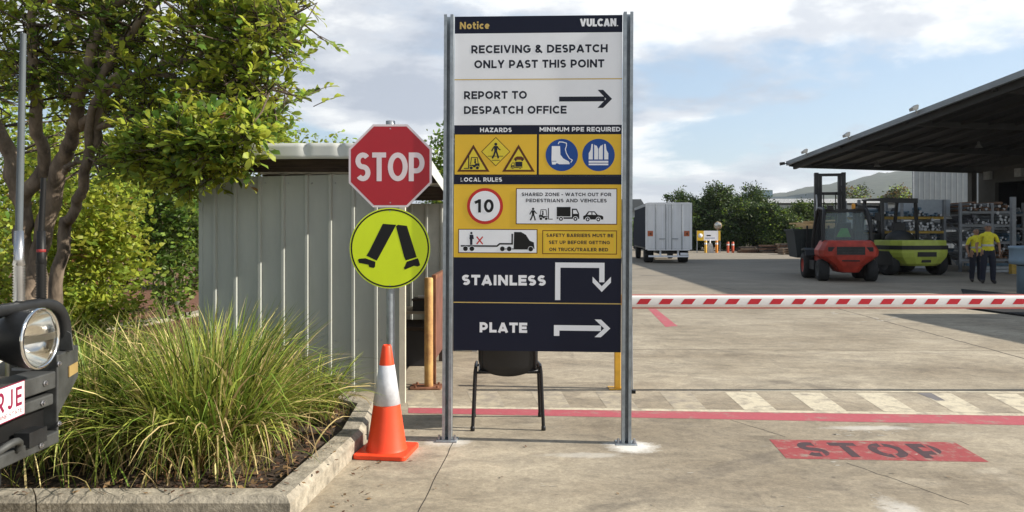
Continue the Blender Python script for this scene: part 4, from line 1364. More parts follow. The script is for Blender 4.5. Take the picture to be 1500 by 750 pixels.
def in_ellipsoids(ells, n, r, shell=.0):
    vol = np.array([e[1][0] * e[1][1] * e[1][2] for e in ells]); vol = vol / vol.sum()
    out_ = []
    for k in range(n):
        c, q = ells[r.choice(len(ells), p=vol)]
        d = r.normal(size=3); d /= np.linalg.norm(d)
        t = (shell + (1 - shell) * r.random()) ** (1 / 2.2)
        out_.append(np.array(c) + d * t * np.array(q))
    return np.array(out_)

def clumps(cs, per, rad, r, squash=.8):
    pts, own = [], []
    for i, c in enumerate(cs):
        k = max(3, int(per * r.uniform(.6, 1.4)))
        q = r.normal(size=(k, 3)) * rad * np.array([1, 1, squash]) * r.uniform(.6, 1.2)
        pts.append(c + q); own += [i] * k
    return np.concatenate(pts), np.array(own)

def near_tree():
    r = np.random.default_rng(11)
    t = thing('broadleaf_tree', 'big leafy tree with several grey trunks behind the vehicle and shed', 'tree')
    def at(x, y, Y): return P(x, y, Y - .75 * max(0, min(1, (Y - 7.6) / .8)))
    limbs = [
        ([at(45, 470, 9.4), at(42, 380, 9.4), at(30, 300, 9.3), at(8, 215, 9.2), at(-40, 120, 9.0), at(-110, 10, 8.8)], [.17, .15, .13, .11, .08, .05]),
        ([at(52, 470, 9.45), at(62, 350, 9.4), at(82, 260, 9.2), at(108, 195, 8.9), at(122, 110, 8.5), at(150, 20, 8.2), at(200, -80, 8.0)], [.17, .14, .12, .10, .085, .06, .03]),
        ([at(70, 480, 9.2), at(95, 345, 9.1), at(118, 290, 8.9), at(140, 185, 8.6), at(165, 80, 8.3), at(235, 0, 8.0)], [.12, .09, .08, .075, .06, .03]),
        ([at(108, 195, 8.9), at(170, 130, 8.4), at(240, 95, 7.9), at(310, 80, 7.4), at(380, 58, 7.0), at(424, 25, 6.9)], [.08, .065, .05, .035, .02, .008]),
        ([at(118, 290, 8.9), at(140, 150, 8.4), at(190, 110, 8.0), at(280, 120, 7.6), at(340, 120, 7.2), at(400, 130, 7.0)], [.06, .055, .05, .04, .025, .01]),
        ([at(140, 185, 8.6), at(200, 170, 8.1), at(265, 180, 7.7), at(330, 200, 7.3), at(370, 215, 7.1)], [.06, .045, .035, .02, .01]),
        ([at(95, 250, 9.0), at(115, 235, 8.8), at(140, 240, 8.6)], [.05, .035, .012]),
        ([at(30, 300, 9.3), at(62, 230, 9.1), at(50, 150, 8.9), at(45, 60, 8.7), at(70, -60, 8.5)], [.12, .10, .09, .07, .04]),
        ([at(8, 215, 9.2), at(-20, 190, 9.0), at(-90, 180, 8.6)], [.09, .07, .03]),
        ([at(150, 20, 8.2), at(260, -40, 7.8), at(350, -30, 7.4), at(430, -20, 7.1)], [.06, .045, .03, .012]),
    ]
    tb = MB(); nodes = []
    for pts, rad in limbs:
        cp_ = curve3(pts, 6)
        rr_ = np.interp(np.linspace(0, len(pts) - 1, len(cp_)), range(len(pts)), rad)
        cp_ = [p + Vector(r.normal(size=3) * .022) for p in cp_]
        wob_ = 1 + .10 * np.convolve(r.normal(size=len(cp_) + 4), np.ones(3) / 3, 'same')[:len(cp_)]
        tb.tube(cp_, [float(x) * .68 for x in rr_ * wob_], BARK, 10)
        nodes += [(np.array(p), float(q)) for p, q in zip(cp_, rr_) if p.z > 1.6]
    base = Vector(G(52, 505)); 
    tb.tube([P(60, 480, 8.65) + Vector((0, 0, -.5)), P(58, 475, 8.65), P(55, 440, 8.65)], [.34, .27, .20], BARK, 12)
    tb.build('trunk', t)
    npos = np.array([p for p, _ in nodes])
    # crown: clumps of leaves in lumpy volumes; the side towards the shed comes down low and ragged
    ells = []
    def el(x, y, Y, rx, ry, rz, n): ells.append((tuple(P(x, y, Y)), (rx, ry, rz), n))
    el(60, -10, 8.6, 1.9, 1.5, 1.0, 110)
    el(-140, 60, 8.8, 1.5, 1.6, 1.2, 50)
    el(180, -40, 8.0, 1.7, 1.4, 1.1, 110)
    el(255, 50, 7.8, 1.1, 1.0, .9, 110)
    el(345, 70, 7.2, .62, .8, .75, 90)
    el(355, 150, 7.2, .42, .7, .45, 70)
    el(330, -30, 7.3, .80, .9, .6, 70)
    el(255, 165, 7.7, .75, .8, .50, 70)
    el(165, 105, 8.2, .8, .9, .6, 50)
    el(290, 222, 7.0, .42, .4, .24, 44)
    el(345, 215, 6.7, .28, .35, .20, 34)
    el(245, 225, 6.8, .35, .3, .24, 34)
    el(325, 195, 6.6, .35, .3, .22, 30)
    el(296, 212, 6.15, .26, .12, .15, 34)
    el(345, 205, 6.1, .20, .10, .10, 14)
    el(285, 255, 6.4, .20, .12, .10, 12)
    el(400, 40, 7.0, .22, .4, .40, 34)
    el(262, 212, 6.5, .32, .2, .16, 30)
    el(350, 232, 6.3, .22, .15, .10, 14)
    el(215, 215, 6.8, .35, .3, .25, 30)
    el(378, 200, 7.1, .17, .3, .16, 14)
    el(215, 232, 7.9, .5, .5, .25, 26)
    el(40, 70, 8.6, .9, .8, .5, 40)
    el(-110, 200, 9.9, 1.2, .6, .9, 18)
    el(20, 130, 10.8, 1.2, .5, .7, 22)
    el(165, 170, 10.2, .9, .5, .6, 20)
    cs = []
    for c, q, n in ells:
        n = int(n * .76)
        d = r.normal(size=(n, 3)); d /= np.linalg.norm(d, axis=1)[:, None]
        cs.append(np.array(c) + d * (r.random((n, 1)) ** .42) * np.array(q))
    cs.append(np.array([tuple(P(x, y, Y)) for x, y, Y in zip(r.uniform(-30, 210, 70), r.uniform(-20, 190, 70) ** 1.0, r.uniform(7.7, 8.2, 70)) if y < 175 - abs(x - 90) * .25]))
    # loose sprigs against the sky
    spr = [P(470, 55, 6.9), P(424, 22, 6.9), P(440, 45, 6.9), P(405, 70, 6.9), P(385, 62, 7.0), P(455, 148, 6.95), P(435, 143, 6.95), P(410, 130, 7.0), P(420, 72, 6.9), P(300, 268, 6.3), P(325, 250, 6.5), P(398, 235, 7.0), P(372, 240, 6.9), P(395, 12, 7.0), P(440, 5, 7.1), P(432, -20, 7.0)]
    cs = np.concatenate(cs + [np.array([tuple(p) for p in spr])])
    tw = MB()
    for i, c in enumerate(cs):
        k = int(np.argmin(((npos - c) ** 2).sum(1) + .0))
        a = Vector(npos[k]); b = Vector(c)
        mid = (a + b) / 2 + Vector(r.normal(size=3) * .10) + Vector((0, 0, .05))
        tw.tube([a, mid, b, b + (b - mid) * .35], [.012, .009, .006, .002], TWIG, 5, caps=False)
    tw.build('twigs', t)
    # leaves stand in short sprays along the last twigs
    pts, drs, mi = [], [], []
    st = MB()
    nsp = len(spr)
    for i, c in enumerate(cs):
        k = int(np.argmin(((npos - c) ** 2).sum(1)))
        outw = c - npos[k]; outw = outw / (np.linalg.norm(outw) + 1e-6)
        tone = r.choice(3, p=[.42, .42, .16])
        for q in range(int(r.integers(3, 6)) if i < len(cs) - nsp else 2):
            d = outw * .7 + r.normal(size=3) * .75 + np.array([.12, 0, .25]); d /= np.linalg.norm(d)
            l = r.uniform(.12, .30)
            b0 = c + r.normal(size=3) * .035
            st.tube([b0, b0 + d * l * .55 + np.array([0, 0, .01]), b0 + d * l], [.0045, .0035, .0015], TWIG, 4, caps=False)
            m = int(r.integers(8, 14))
            sd = np.cross(d, np.array([0, 0, 1.0])); sd = sd / (np.linalg.norm(sd) + 1e-6)
            for j in range(m):
                f_ = (j + .5) / m
                if f_ < .25: continue
                side = sd * (1 if j % 2 else -1)
                pts.append(b0 + d * l * f_)
                drs.append(d * (.45 + .6 * f_) + side * (1.05 - .6 * f_) + r.normal(size=3) * .28)
                mi.append(tone if r.random() < .75 else r.choice(4, p=[.40, .40, .17, .03]))
    st.build('fine_twigs', t)
    leaf_mesh('crown', np.array(pts), .092, np.array(mi), [LEAF_Y, LEAF_G, LEAF_D, LEAF_B], t, 3, aspect=.47, dirs=drs)
    return len(pts)
near_tree()

def bush(name, label, cat, ells, n, per, rad, size, mats, probs, seed, stems, group=None, crown='foliage', stem_r=.03, stem_name='stem', fold=True):
    r = np.random.default_rng(seed)
    t = thing(name, label, cat, group=group)
    cs = in_ellipsoids(ells, n, r)
    cs = cs[cs[:, 2] > .12]
    pts, own = clumps(cs, per, rad, r)
    pts[:, 2] = np.abs(pts[:, 2] - .05) + .05
    k = r.choice(len(mats), size=len(cs), p=probs)
    mi = k[own]; fl_ = r.random(len(mi)) < .3
    mi[fl_] = r.choice(len(mats), size=fl_.sum(), p=probs)
    leaf_mesh(crown, pts, size, mi, mats, t, seed + 1, fold=fold)
    sb_ = MB()
    for b_ in stems:
        b_ = Vector(b_)
        for q in range(5 if stem_r < .06 else 4):
            c = Vector(cs[r.integers(len(cs))])
            mid = b_.lerp(c, .5) + Vector((0, 0, .15 * (c - b_).length)) + Vector(r.normal(size=3) * .05)
            sb_.tube(curve3([b_, mid, c], 4), [float(x) for x in np.linspace(stem_r, .006, 9)], BARK, 6, caps=False)
    sb_.build(stem_name, t)
    return t
def E_(x, y, Y, rx, ry, rz): return (tuple(P(x, y, Y)), (rx, ry, rz))
bush('shrub', 'bright yellow-green shrub among the tree trunks beyond the grass', 'shrub',
     [E_(120, 395, 9.7, .85, .5, .75), E_(160, 330, 9.8, .6, .5, .7), E_(40, 420, 10.0, .9, .5, .7), E_(90, 300, 10.2, .8, .5, .7)], 190, 44, .17, .10, [LEAF_Y, LEAF_G, LEAF_B], [.6, .36, .04], 21, [G(120, 500), G(150, 495), G(60, 505)])
bush('shrub', 'dark glossy green shrub against the left end of the shed', 'shrub',
     [E_(240, 335, 12.0, .70, .6, 1.15), E_(272, 375, 11.4, .42, .5, .8), E_(210, 275, 12.4, .85, .6, 1.0)], 170, 46, .16, .105, [LEAF_D, LEAF_G, LEAF_O], [.62, .18, .2], 31, [G(240, 474), G(262, 472)])
bush('shrub', 'low pale weedy shrub at the foot of the dark shrub', 'shrub',
     [E_(110, 455, 9.3, .8, .35, .28)], 60, 36, .13, .08, [LEAF_Y, LEAF_G], [.6, .4], 41, [G(120, 512)])
# trees and scrub closing the view behind the garden
for i, (x, y, Y, rx, rz, lab) in enumerate([
        (-120, 290, 17, 2.2, 2.2, 'tall olive tree at the left edge beyond the leafy tree'),
        (90, 250, 19, 2.6, 2.8, 'dense green tree behind the yellow-green shrub'),
        (275, 262, 19.5, 1.9, 2.2, 'dense dark tree behind the dark shrub and shed')]):
    c = P(x, y, Y)
    bush('background_tree', lab, 'tree', [((c.x, c.y, c.z), (rx, 1.2, rz)), ((c.x + .4, c.y, 1.2), (rx, 1.0, 1.2))], 200, 44, .30, .17, [LEAF_G, LEAF_D, LEAF_Y], [.46, .12, .42], 51 + i, [(c.x, c.y, 0)], 'trees beyond the garden', 'crown', .09, 'trunk')
c = P(455, 205, 13.5)
bush('background_tree', 'light green sparse treetop showing over the shed roof', 'tree', [((c.x - .3, c.y, c.z - .15), (.62, .5, .42)), ((c.x - .5, c.y, c.z - .9), (.9, .6, .7)), ((c.x + .55, c.y, c.z - .12), (.25, .3, .18))], 80, 30, .14, .10, [LEAF_G, LEAF_Y], [.6, .4], 61, [(c.x - .3, c.y, 0)], None, 'crown', .06, 'trunk')
c = P(664, 230, 19)
bush('background_tree', 'dark treetop between the stop sign and the notice board', 'tree', [((c.x, c.y, c.z - .1), (.75, .6, .75)), ((c.x, c.y, c.z - 1.0), (.9, .7, .8))], 70, 40, .18, .13, [LEAF_D, LEAF_G], [.7, .3], 71, [(c.x, c.y, 0)], None, 'crown', .06, 'trunk')

# ------------------------------------------------------------------ strap-leaved grasses
BL_G = leafmat('blade_green', (.19, .28, .045), .42, .5)
BL_Y = leafmat('blade_yellow', (.38, .42, .085), .42, .5)
BL_S = leafmat('blade_straw', (.60, .48, .22), .35, .6)
BL_D = leafmat('blade_deep_green', (.09, .13, .022), .35, .5)  # darkest blade tone, mixed in at random
def blades(bases, dirs, lens, widths, mi, mats, name, parent, seed, droop=1.0, segs=7):
    r = np.random.default_rng(seed)
    V, F, MI = [], [], []
    for b_, d, l, w, m in zip(bases, dirs, lens, widths, mi):
        az = math.atan2(d[1], d[0]); lean = d[2]
        side = np.array([-math.sin(az), math.cos(az), 0])
        tw_ = r.uniform(-.9, .9)
        p = np.array(b_, float)
        ang = math.pi / 2 - lean * .55
        cur = lean * r.uniform(.7, 1.5) * droop + r.uniform(0, .35)
        k0 = len(V)
        kink = r.random() < .16
        for i in range(segs + 1):
            t = i / segs
            ww = w * (1 - t ** 2.2) * (.75 + .25 * min(1, t * 4)) * .5 + .0004
            up_ = np.array([math.cos(az) * -math.sin(ang), math.sin(az) * -math.sin(ang), math.cos(ang)])
            s_ = side * math.cos(tw_ * t) + up_ * math.sin(tw_ * t)
            V.append(p + s_ * ww); V.append(p - s_ * ww)
            step = l / segs
            p = p + np.array([math.cos(az) * math.cos(ang), math.sin(az) * math.cos(ang), math.sin(ang)]) * step
            if p[2] < .095: p[2] = .095 + r.uniform(0, .02)
            ang -= cur / segs * (.4 + 1.3 * t)
            if kink and i == 4: ang -= .9
        for i in range(segs):
            a = k0 + 2 * i
            F.append((a, a + 1, a + 3, a + 2)); MI.append(m)
    me = bpy.data.meshes.new(name)
    me.from_pydata([tuple(v) for v in V], [], F)
    for m in mats: me.materials.append(m)
    me.polygons.foreach_set('material_index', MI)
    me.polygons.foreach_set('use_smooth', [True] * len(F))
    me.update()
    o = bpy.data.objects.new(name, me); C.objects.link(o)
    if parent: o.parent = parent
    return o
def tussock(label, cx_, cy_, n, rad, lmin, lmax, seed, probs, leanmax=1.35):
    r = np.random.default_rng(seed)
    t = thing('ornamental_grass', label, 'grass plant', (cx_, cy_, .085), group='strap-leaved grasses in the kerbed bed')
    bases, dirs, lens, wd = [], [], [], []
    for i in range(n):
        q = rad * math.sqrt(r.random()); a = r.uniform(0, 2 * math.pi)
        b_ = (q * math.cos(a), q * math.sin(a), .0)
        az = a + r.normal() * .8
        bases.append((b_[0], b_[1], .01)); dirs.append((math.cos(az), math.sin(az), min(leanmax, abs(r.normal()) * .66 + q / rad * .48)))
        lens.append(r.uniform(lmin, lmax)); wd.append(r.uniform(.006, .019))
    mi = r.choice(4, size=n, p=probs)
    o = blades(bases, dirs, lens, wd, mi, [BL_G, BL_Y, BL_S, BL_D], 'blades', t, seed)
    # dead thatch low in the middle
    m = n // 3
    bs_ = [(r.normal() * rad * .8, r.normal() * rad * .8, .015) for _ in range(m)]
    ds_ = [(*(lambda a: (math.cos(a), math.sin(a)))(r.uniform(0, 6.28)), r.uniform(.6, 1.6)) for _ in range(m)]
    blades(bs_, ds_, r.uniform(.25, .55, m), r.uniform(.004, .010, m), r.choice(3, size=m, p=[.6, .3, .1]), [BL_S, LEAF_B, BL_D], 'dead_thatch', t, seed + 5)
    return t
tussock('largest strappy grass tussock at the corner of the kerbed bed', -1.92, 4.74, 2300, .30, .45, 1.08, 101, [.36, .34, .18, .12])
tussock('strappy grass tussock spilling beside the vehicle bumper', -2.62, 4.85, 1500, .34, .45, .95, 111, [.38, .30, .16, .16])
tussock('strappy grass tussock close against the shed wall', -2.25, 5.75, 1200, .32, .45, .95, 121, [.46, .28, .10, .16])
tussock('strappy grass tussock behind the bull bar at the left', -3.55, 5.6, 1100, .34, .45, .95, 131, [.44, .26, .12, .18])
tussock('small thin grass tussock by the kerb end near the shed', -1.50, 5.65, 260, .14, .30, .60, 141, [.36, .40, .14, .10])
# loose low grass filling the bed and the garden behind
r = np.random.default_rng(7)
n = 3600
bs_ = []
while len(bs_) < n:
    x, y = r.uniform(-7, -1.3), r.uniform(4.05, 9.2)
    if y < 6.3 and x > -1.45: continue
    if y > 6.35 and x > -2.95: continue
    if y < 6.3 and y > 4.7 and r.random() < .5 and x > -3: continue
    bs_.append((x, y, .05 if y > 6.4 else .085))
ds_ = [(*(lambda a: (math.cos(a), math.sin(a)))(r.uniform(0, 6.28)), abs(r.normal()) * .6 + .1) for _ in range(n)]
gr_ = blades(bs_, ds_, r.uniform(.18, .55, n), r.uniform(.004, .011, n), r.choice(4, size=n, p=[.42, .28, .2, .1]), [BL_G, BL_Y, BL_S, BL_D], 'grass', None, 77)
struct(gr_, 'stuff')
# mulch flakes and fallen leaves
def flakes(name, spots, size, mats, seed, flat=.25):
    r = np.random.default_rng(seed)
    V, F, MI = [], [], []
    for x, y, z in spots:
        a = r.uniform(0, 6.28); l = size * r.uniform(.5, 1.4); w = l * r.uniform(.3, .6)
        u = np.array([math.cos(a), math.sin(a), r.normal() * flat]); v = np.array([-math.sin(a), math.cos(a), r.normal() * flat])
        c = np.array([x, y, z + .004 + abs(u[2]) * l * .5 + abs(v[2]) * w * .5])
        k = len(V)
        V += [c - u * l / 2, c - v * w / 2 + u * l * .1, c + u * l / 2, c + v * w / 2 + u * l * .1]
        F.append((k, k + 1, k + 2, k + 3)); MI.append(int(r.integers(len(mats))))
    me = bpy.data.meshes.new(name); me.from_pydata([tuple(v) for v in V], [], F)
    for m in mats: me.materials.append(m)
    me.polygons.foreach_set('material_index', MI); me.update()
    o = bpy.data.objects.new(name, me); C.objects.link(o)
    return struct(o, 'stuff')
DRY1 = mat('dry_leaf_tan', (.26, .16, .075), .8, 0, var=.3); DRY2 = mat('dry_leaf_brown', (.11, .055, .03), .85, 0, var=.3); DRY3 = mat('bark_chip', (.055, .035, .025), .9, 0, var=.4)
sp_ = []
for _ in range(7600):
    x, y = r.uniform(-5.5, -1.28), r.uniform(4.04, 6.25)
    sp_.append((x, y, ztop(x, y)))
flakes('mulch', sp_, .045, [DRY3, DRY2, DRY2, DRY1], 5)
sp_ = [(r.uniform(-9, -3), r.uniform(7, 15), .047) for _ in range(4200)]
flakes('garden_mulch', sp_, .075, [DRY2, DRY1, mat('red_chip', (.22, .09, .05), .9, 0, var=.3)], 6)
sp_ = []
for _ in range(60):
    t = r.random(); sp_.append((-1.02 + abs(r.normal()) * .12 + .08 * t, 3.9 + 2.1 * t, .001))
sp_ += [(float(G(x, y).x), float(G(x, y).y), .001) for x, y in ((638, 717), (559, 712), (655, 712), (735, 700), (922, 734), (958, 740), (1120, 700), (770, 655), (1390, 700), (1310, 694), (905, 724), (745, 559))]
sp_ += [(-1.20 + .085 * t + r.normal() * .05, 3.95 + 1.2 * t, .132) for t in r.random(26)] + [(r.uniform(-3.2, -1.3), 3.95 + r.normal() * .03, .132) for _ in range(30)]
flakes('fallen_leaves', sp_, .032, [DRY1, DRY2, DRY2], 8, .15)
# ------------------------------------------------------------------ warehouse with its deep canopy
SHEETG = mat('canopy_sheet', (.035, .035, .034), .7, 0, var=.2, scale=.6, stretch=(1, 6, 1))
FASC = mat('canopy_fascia_grey', (.26, .29, .31), .5, .2, var=.1, scale=2)
RAFT = mat('canopy_steel', (.045, .045, .042), .7, .1, var=.2, scale=2)
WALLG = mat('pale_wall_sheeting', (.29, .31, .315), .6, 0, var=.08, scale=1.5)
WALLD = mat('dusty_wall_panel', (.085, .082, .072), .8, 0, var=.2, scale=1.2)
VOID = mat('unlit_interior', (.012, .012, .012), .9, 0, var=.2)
wh = thing('warehouse', 'warehouse with a long dark cantilevered canopy over the yard', 'building')
# canopy frame: origin at the far tip of the eave, u runs into the building, d back along the eave towards the camera; the roof falls away with a 5.7 degree pitch
TX, TY, TZ, PITCH = 14.70, 40.0, 5.22, .10
UX, UY = .9906, .1367
def Q(u, d, z): return (TX + UX * u + UY * d, TY + UY * u - UX * d, z)
def ze(d): return TZ + PITCH * d
DL = 23.5
def ubox(mb, u0, u1, d0, d1, z0, z1, m):
    """block in the canopy frame; z0, z1 may be functions of d"""
    f0 = z0 if callable(z0) else (lambda d: z0)
    f1_ = z1 if callable(z1) else (lambda d: z1)
    mb.hexa([Q(u0, d1, f0(d1)), Q(u1, d1, f0(d1)), Q(u1, d0, f0(d0)), Q(u0, d0, f0(d0)), Q(u0, d1, f1_(d1)), Q(u1, d1, f1_(d1)), Q(u1, d0, f1_(d0)), Q(u0, d0, f1_(d0))], m)
rf = MB(); ubox(rf, .05, 26, 0, DL, lambda d: ze(d) - .09, lambda d: ze(d) - .04, SHEETG); rf.build('roof', wh)
fm = MB(); ubox(fm, -.10, .04, -.02, DL + .02, lambda d: ze(d) - .17, lambda d: ze(d) + .05, FASC); fm.build('fascia', wh)
eb = MB(); ubox(eb, .20, .36, .16, DL - .16, lambda d: ze(d) - .40, lambda d: ze(d) - .095, RAFT); eb.build('edge_beam', wh)
for d in (.0, 4.6, 9.3, 14, 18.7, DL - .15):
    b_ = MB(); z = ze(d)
    dd = .15
    za_, zb_ = .28, .46
    p = [(.05, z - .10), (.05, z - .22), (.75, z - za_ - .02), (10.4, z - zb_), (26, z - zb_), (26, z - .10)]
    k_ = len(p)
    vs_ = [Q(u, d, zz_) for u, zz_ in p] + [Q(u, d + dd, zz_ + (.0 if i else 0)) for i, (u, zz_) in enumerate(p)]
    b_.add(vs_, [tuple(range(k_)), tuple(reversed(range(k_, 2 * k_)))] + [(i, i + k_, (i + 1) % k_ + k_, (i + 1) % k_) for i in range(k_)], RAFT)
    b_.build('rafter', wh)
for k in range(8):
    b_ = MB(); u = 1.3 + k * 1.25
    for d0, d1 in ((.16, 4.59), (4.76, 9.29), (9.46, 13.99), (14.16, 18.69), (18.86, DL - .16)):
        ubox(b_, u, u + .08, d0, d1, lambda d: ze(d) - .24, lambda d: ze(d) - .095, RAFT)
    b_.build('purlin', wh)
for d in (.0, 9.3, 18.7):
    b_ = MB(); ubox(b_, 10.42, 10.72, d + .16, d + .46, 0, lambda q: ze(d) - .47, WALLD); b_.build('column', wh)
wl3 = MB()
bays = ((1.2, 8.6), (10.0, 17.8), (19.4, DL))
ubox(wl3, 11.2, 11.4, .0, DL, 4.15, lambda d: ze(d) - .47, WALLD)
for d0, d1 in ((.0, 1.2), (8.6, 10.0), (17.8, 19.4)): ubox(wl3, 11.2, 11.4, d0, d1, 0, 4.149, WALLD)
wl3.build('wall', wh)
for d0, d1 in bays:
    m_ = MB(); ubox(m_, 12.6, 12.7, d0 - .1, d1 + .1, 0, 4.149, VOID); m_.build('dark_bay_sheet', wh)  # near-black sheet stands in for the bay's unlit depth
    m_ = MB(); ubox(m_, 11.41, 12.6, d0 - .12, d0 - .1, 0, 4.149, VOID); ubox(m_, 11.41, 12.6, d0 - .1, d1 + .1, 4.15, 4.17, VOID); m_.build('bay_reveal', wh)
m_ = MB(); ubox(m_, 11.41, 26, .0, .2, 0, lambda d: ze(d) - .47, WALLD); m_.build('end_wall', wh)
for d in (.6, 2.7):
    m_ = MB(); ubox(m_, 11.0, 11.19, d, d + .42, 4.35, 4.78, mat('lamp_housing_grey', (.36, .36, .33), .5)); m_.build('wall_lamp', wh)
for u_, d_ in ((3.6, 2.3), (5.4, 7.0), (7.2, 11.6)):
    m_ = MB(); c = Q(u_, d_, ze(d_) - .62); m_.lathe([(.0001, .30), (.05, .28), (.07, .14), (.16, .0), (.13, .02), (.0001, .10)], mat('bay_lamp_shade', (.16, .16, .15), .5), c, n=14); m_.build('hanging_lamp', wh)
# unseen slab and posts added outside the frame to shade the concrete by the barrier
aw = MB(); aw.hexa([(13.0, 4.0, 3.5), (24, 4.0, 3.5), (24, 13.2, 3.5), (12.75, 13.2, 3.5), (13.0, 4.0, 3.62), (24, 4.0, 3.62), (24, 13.2, 3.62), (12.75, 13.2, 3.62)], SHEETG)
aw.build('shade_slab', wh)
for y in (4.3, 12.9):
    MB().box(15.2, 15.35, y - .07, y + .07, 0, 3.5, RAFT).build('shade_slab_post', wh)
# floodlights along the gutter
FLH = mat('floodlight_body', (.42, .41, .38), .45, .3, var=.1)
def on_fascia(px):
    t0, t1 = 0.0, DL
    for _ in range(40):
        d = (t0 + t1) / 2
        q = Q(0, d, 0)
        if CX + q[0] / q[1] * FP < px: t0 = d
        else: t1 = d
    return d
for px, lab in ((1347, 'floodlight on the canopy edge nearest the right side of the photo'), (1247, 'floodlight in the middle of the canopy edge'), (1185, 'small floodlight on the canopy edge near its far tip')):
    d = on_fascia(px)
    t = thing('floodlight', lab, 'light', Q(-.11, d, ze(d) + .02), 0, 'floodlights along the canopy gutter')
    MB().bar((0, 0, -.1), (-.05, 0, .08), .04, .04, FLH).build('bracket', t)
    MB().prism([(-.22, .00), (-.02, .05), (-.0, .22), (-.06, .25), (-.25, .11)], -.14, .14, FLH).build('lamp_head', t)
t = thing('security_camera', 'small dark camera at the far tip of the canopy', 'camera', Q(-.10, .1, TZ - .10))
MB().bar((0, 0, .04), (-.22, 0, .0), .05, .05, BLACK).build('arm', t)
MB().prism([(-.36, -.08), (-.14, -.04), (-.16, .10), (-.38, .08)], -.09, .09, BLACK).build('camera_body', t)

# pale building beyond
pb = thing('pale_building', 'pale grey sheeted building beyond the far end of the canopy', 'building')
m_ = MB(); ribbed(m_, 33.1, 48, 62.0, 0, lambda x: 7.6, WALLG, [33.6 + .45 * i for i in range(31)], rw=.05, rh=.04, rt=.03); m_.build('wall', pb)
m_ = MB(); m_.hexa([(33.0, 61.9, 7.601), (48, 61.9, 7.601), (48, 75, 7.601), (40.2, 75, 7.601), (33.0, 61.9, 7.8), (48, 61.9, 7.8), (48, 75, 7.8), (40.2, 75, 7.8)], SHEETG); m_.build('roof', pb)
m_ = MB(); m_.hexa([(33.05, 62.0, 0), (33.099, 62.0, 0), (40.3, 75, 0), (40.2, 75, 0), (33.05, 62.0, 7.6), (33.099, 62.0, 7.6), (40.3, 75, 7.6), (40.2, 75, 7.6)], WALLG); m_.build('side_wall', pb)
m_ = MB(); m_.tube([(33.06, 61.9, 0), (33.06, 61.9, 7.6)], .07, GALVD, 8); m_.build('downpipe', pb)

# ------------------------------------------------------------------ storage racks under the canopy
RSTEEL = mat('rack_grey_steel', (.20, .21, .22), .5, .4, var=.15)
RYEL = mat('rack_dull_yellow', (.42, .27, .05), .6, 0, var=.2)
TIN = [mat('tube_bright', (.30, .31, .32), .4, .7, var=.1), mat('tube_dark', (.10, .10, .11), .5, .4, var=.3), mat('tube_mid', (.26, .27, .28), .4, .7, var=.2), mat('tube_rust', (.18, .10, .06), .8, 0, var=.3), mat('blue_wrap', (.07, .12, .16), .6, 0, var=.3)]
rr_ = random.Random(17)
def rack(label, xs, y, depth, levels, h, yel):
    t = thing('storage_rack', label, 'rack', group='steel racks under the canopy')
    for x in xs:
        for yy in (y, y + depth):
            MB().box(x - .05, x + .05, yy - .04, yy + .04, 0, h, RSTEEL).build('upright', t)
        m_ = MB()
        k = 0
        z = .2
        while z + .7 < h:
            m_.bar((x, y + .05, z), (x, y + depth - .05, z + .6), .03, .03, RSTEEL); z += .65
        m_.build('bracing', t)
    for z in levels:
        for yy in (y - .042, y + depth - .01):
            MB().box(xs[0] + .052, xs[-1] - .052, yy, yy + .05, z - .10, z, RYEL if yel else RSTEEL).build('beam', t)
    return t
bundles = []
def stock(xs, y, depth, levels, lab):
    for i in range(len(xs) - 1):
        for lv, z in enumerate(levels):
            x0, x1 = xs[i] + .12, xs[i + 1] - .12
            m_ = MB(); cm = TIN[rr_.choice([0, 0, 1, 2, 2, 3, 4])]; x = x0 + rr_.uniform(0, .06)
            while x < x1 - .1:
                r_ = rr_.uniform(.022, .06)
                k = rr_.choice([1, 2, 3, 4])
                for q in range(k):
                    m_.tube([(x + r_, y - rr_.uniform(.02, .25), z + r_ + q * 2 * r_ + .003), (x + r_, y + depth + .1, z + r_ + q * 2 * r_ + .003)], r_, rr_.choice([cm, cm, cm, TIN[0], TIN[2]]), 7, smooth=False)
                x += 2 * r_ + rr_.choice([.004, .004, .01, .06])
            o = m_.build('tube_bundle')
            names = ['lowest', 'second', 'third', 'topmost', 'uppermost']
            tag(o, 'steel tubes on the %s shelf, %s' % (names[min(lv, 4)] if lv < len(levels) - 1 else 'topmost', lab[i]), 'steel tubes', 'steel tube stock on the racks')
xs1 = [13.4, 15.05, 16.7]
rack('long grey storage rack behind the lime forklift', xs1, 29.0, 1.2, [.45, 1.0, 1.55, 2.1], 2.75, True)
stock(xs1, 29.0, 1.2, [.45, 1.0, 1.55, 2.1], ['left bay, rack behind lime forklift', 'right bay, rack behind lime forklift'])
xs2 = [16.95, 18.15, 18.95]
rack('grey storage rack behind the two workers', xs2, 28.4, 1.2, [.5, 1.15, 1.8, 2.3], 2.6, False)
for i, (x0, x1, y, z0, n_) in enumerate(((13.2, 16.6, 28.5, .05, 9), (16.9, 18.9, 27.9, .05, 6))):
    m_ = MB()
    for k in range(n_):
        for q in range(3):
            m_.bar((x0 + rr_.uniform(0, .4), y + .03 + k * .05, z0 + q * .12), (x1 - rr_.uniform(0, .4), y + .03 + k * .05, z0 + q * .12 + .01), .045, .10, rr_.choice(TIN))
    tag(m_.build('steel_section_stack'), ('low stack of steel sections before the rack behind the lime forklift', 'low stack of steel sections behind the two workers')[i], 'steel stack')
stock(xs2, 28.4, 1.2, [.5, 1.15, 1.8, 2.3], ['left bay, rack behind the workers', 'right bay, rack behind the workers'])
xs3 = [16.4, 18.4, 20.4, 22.6]
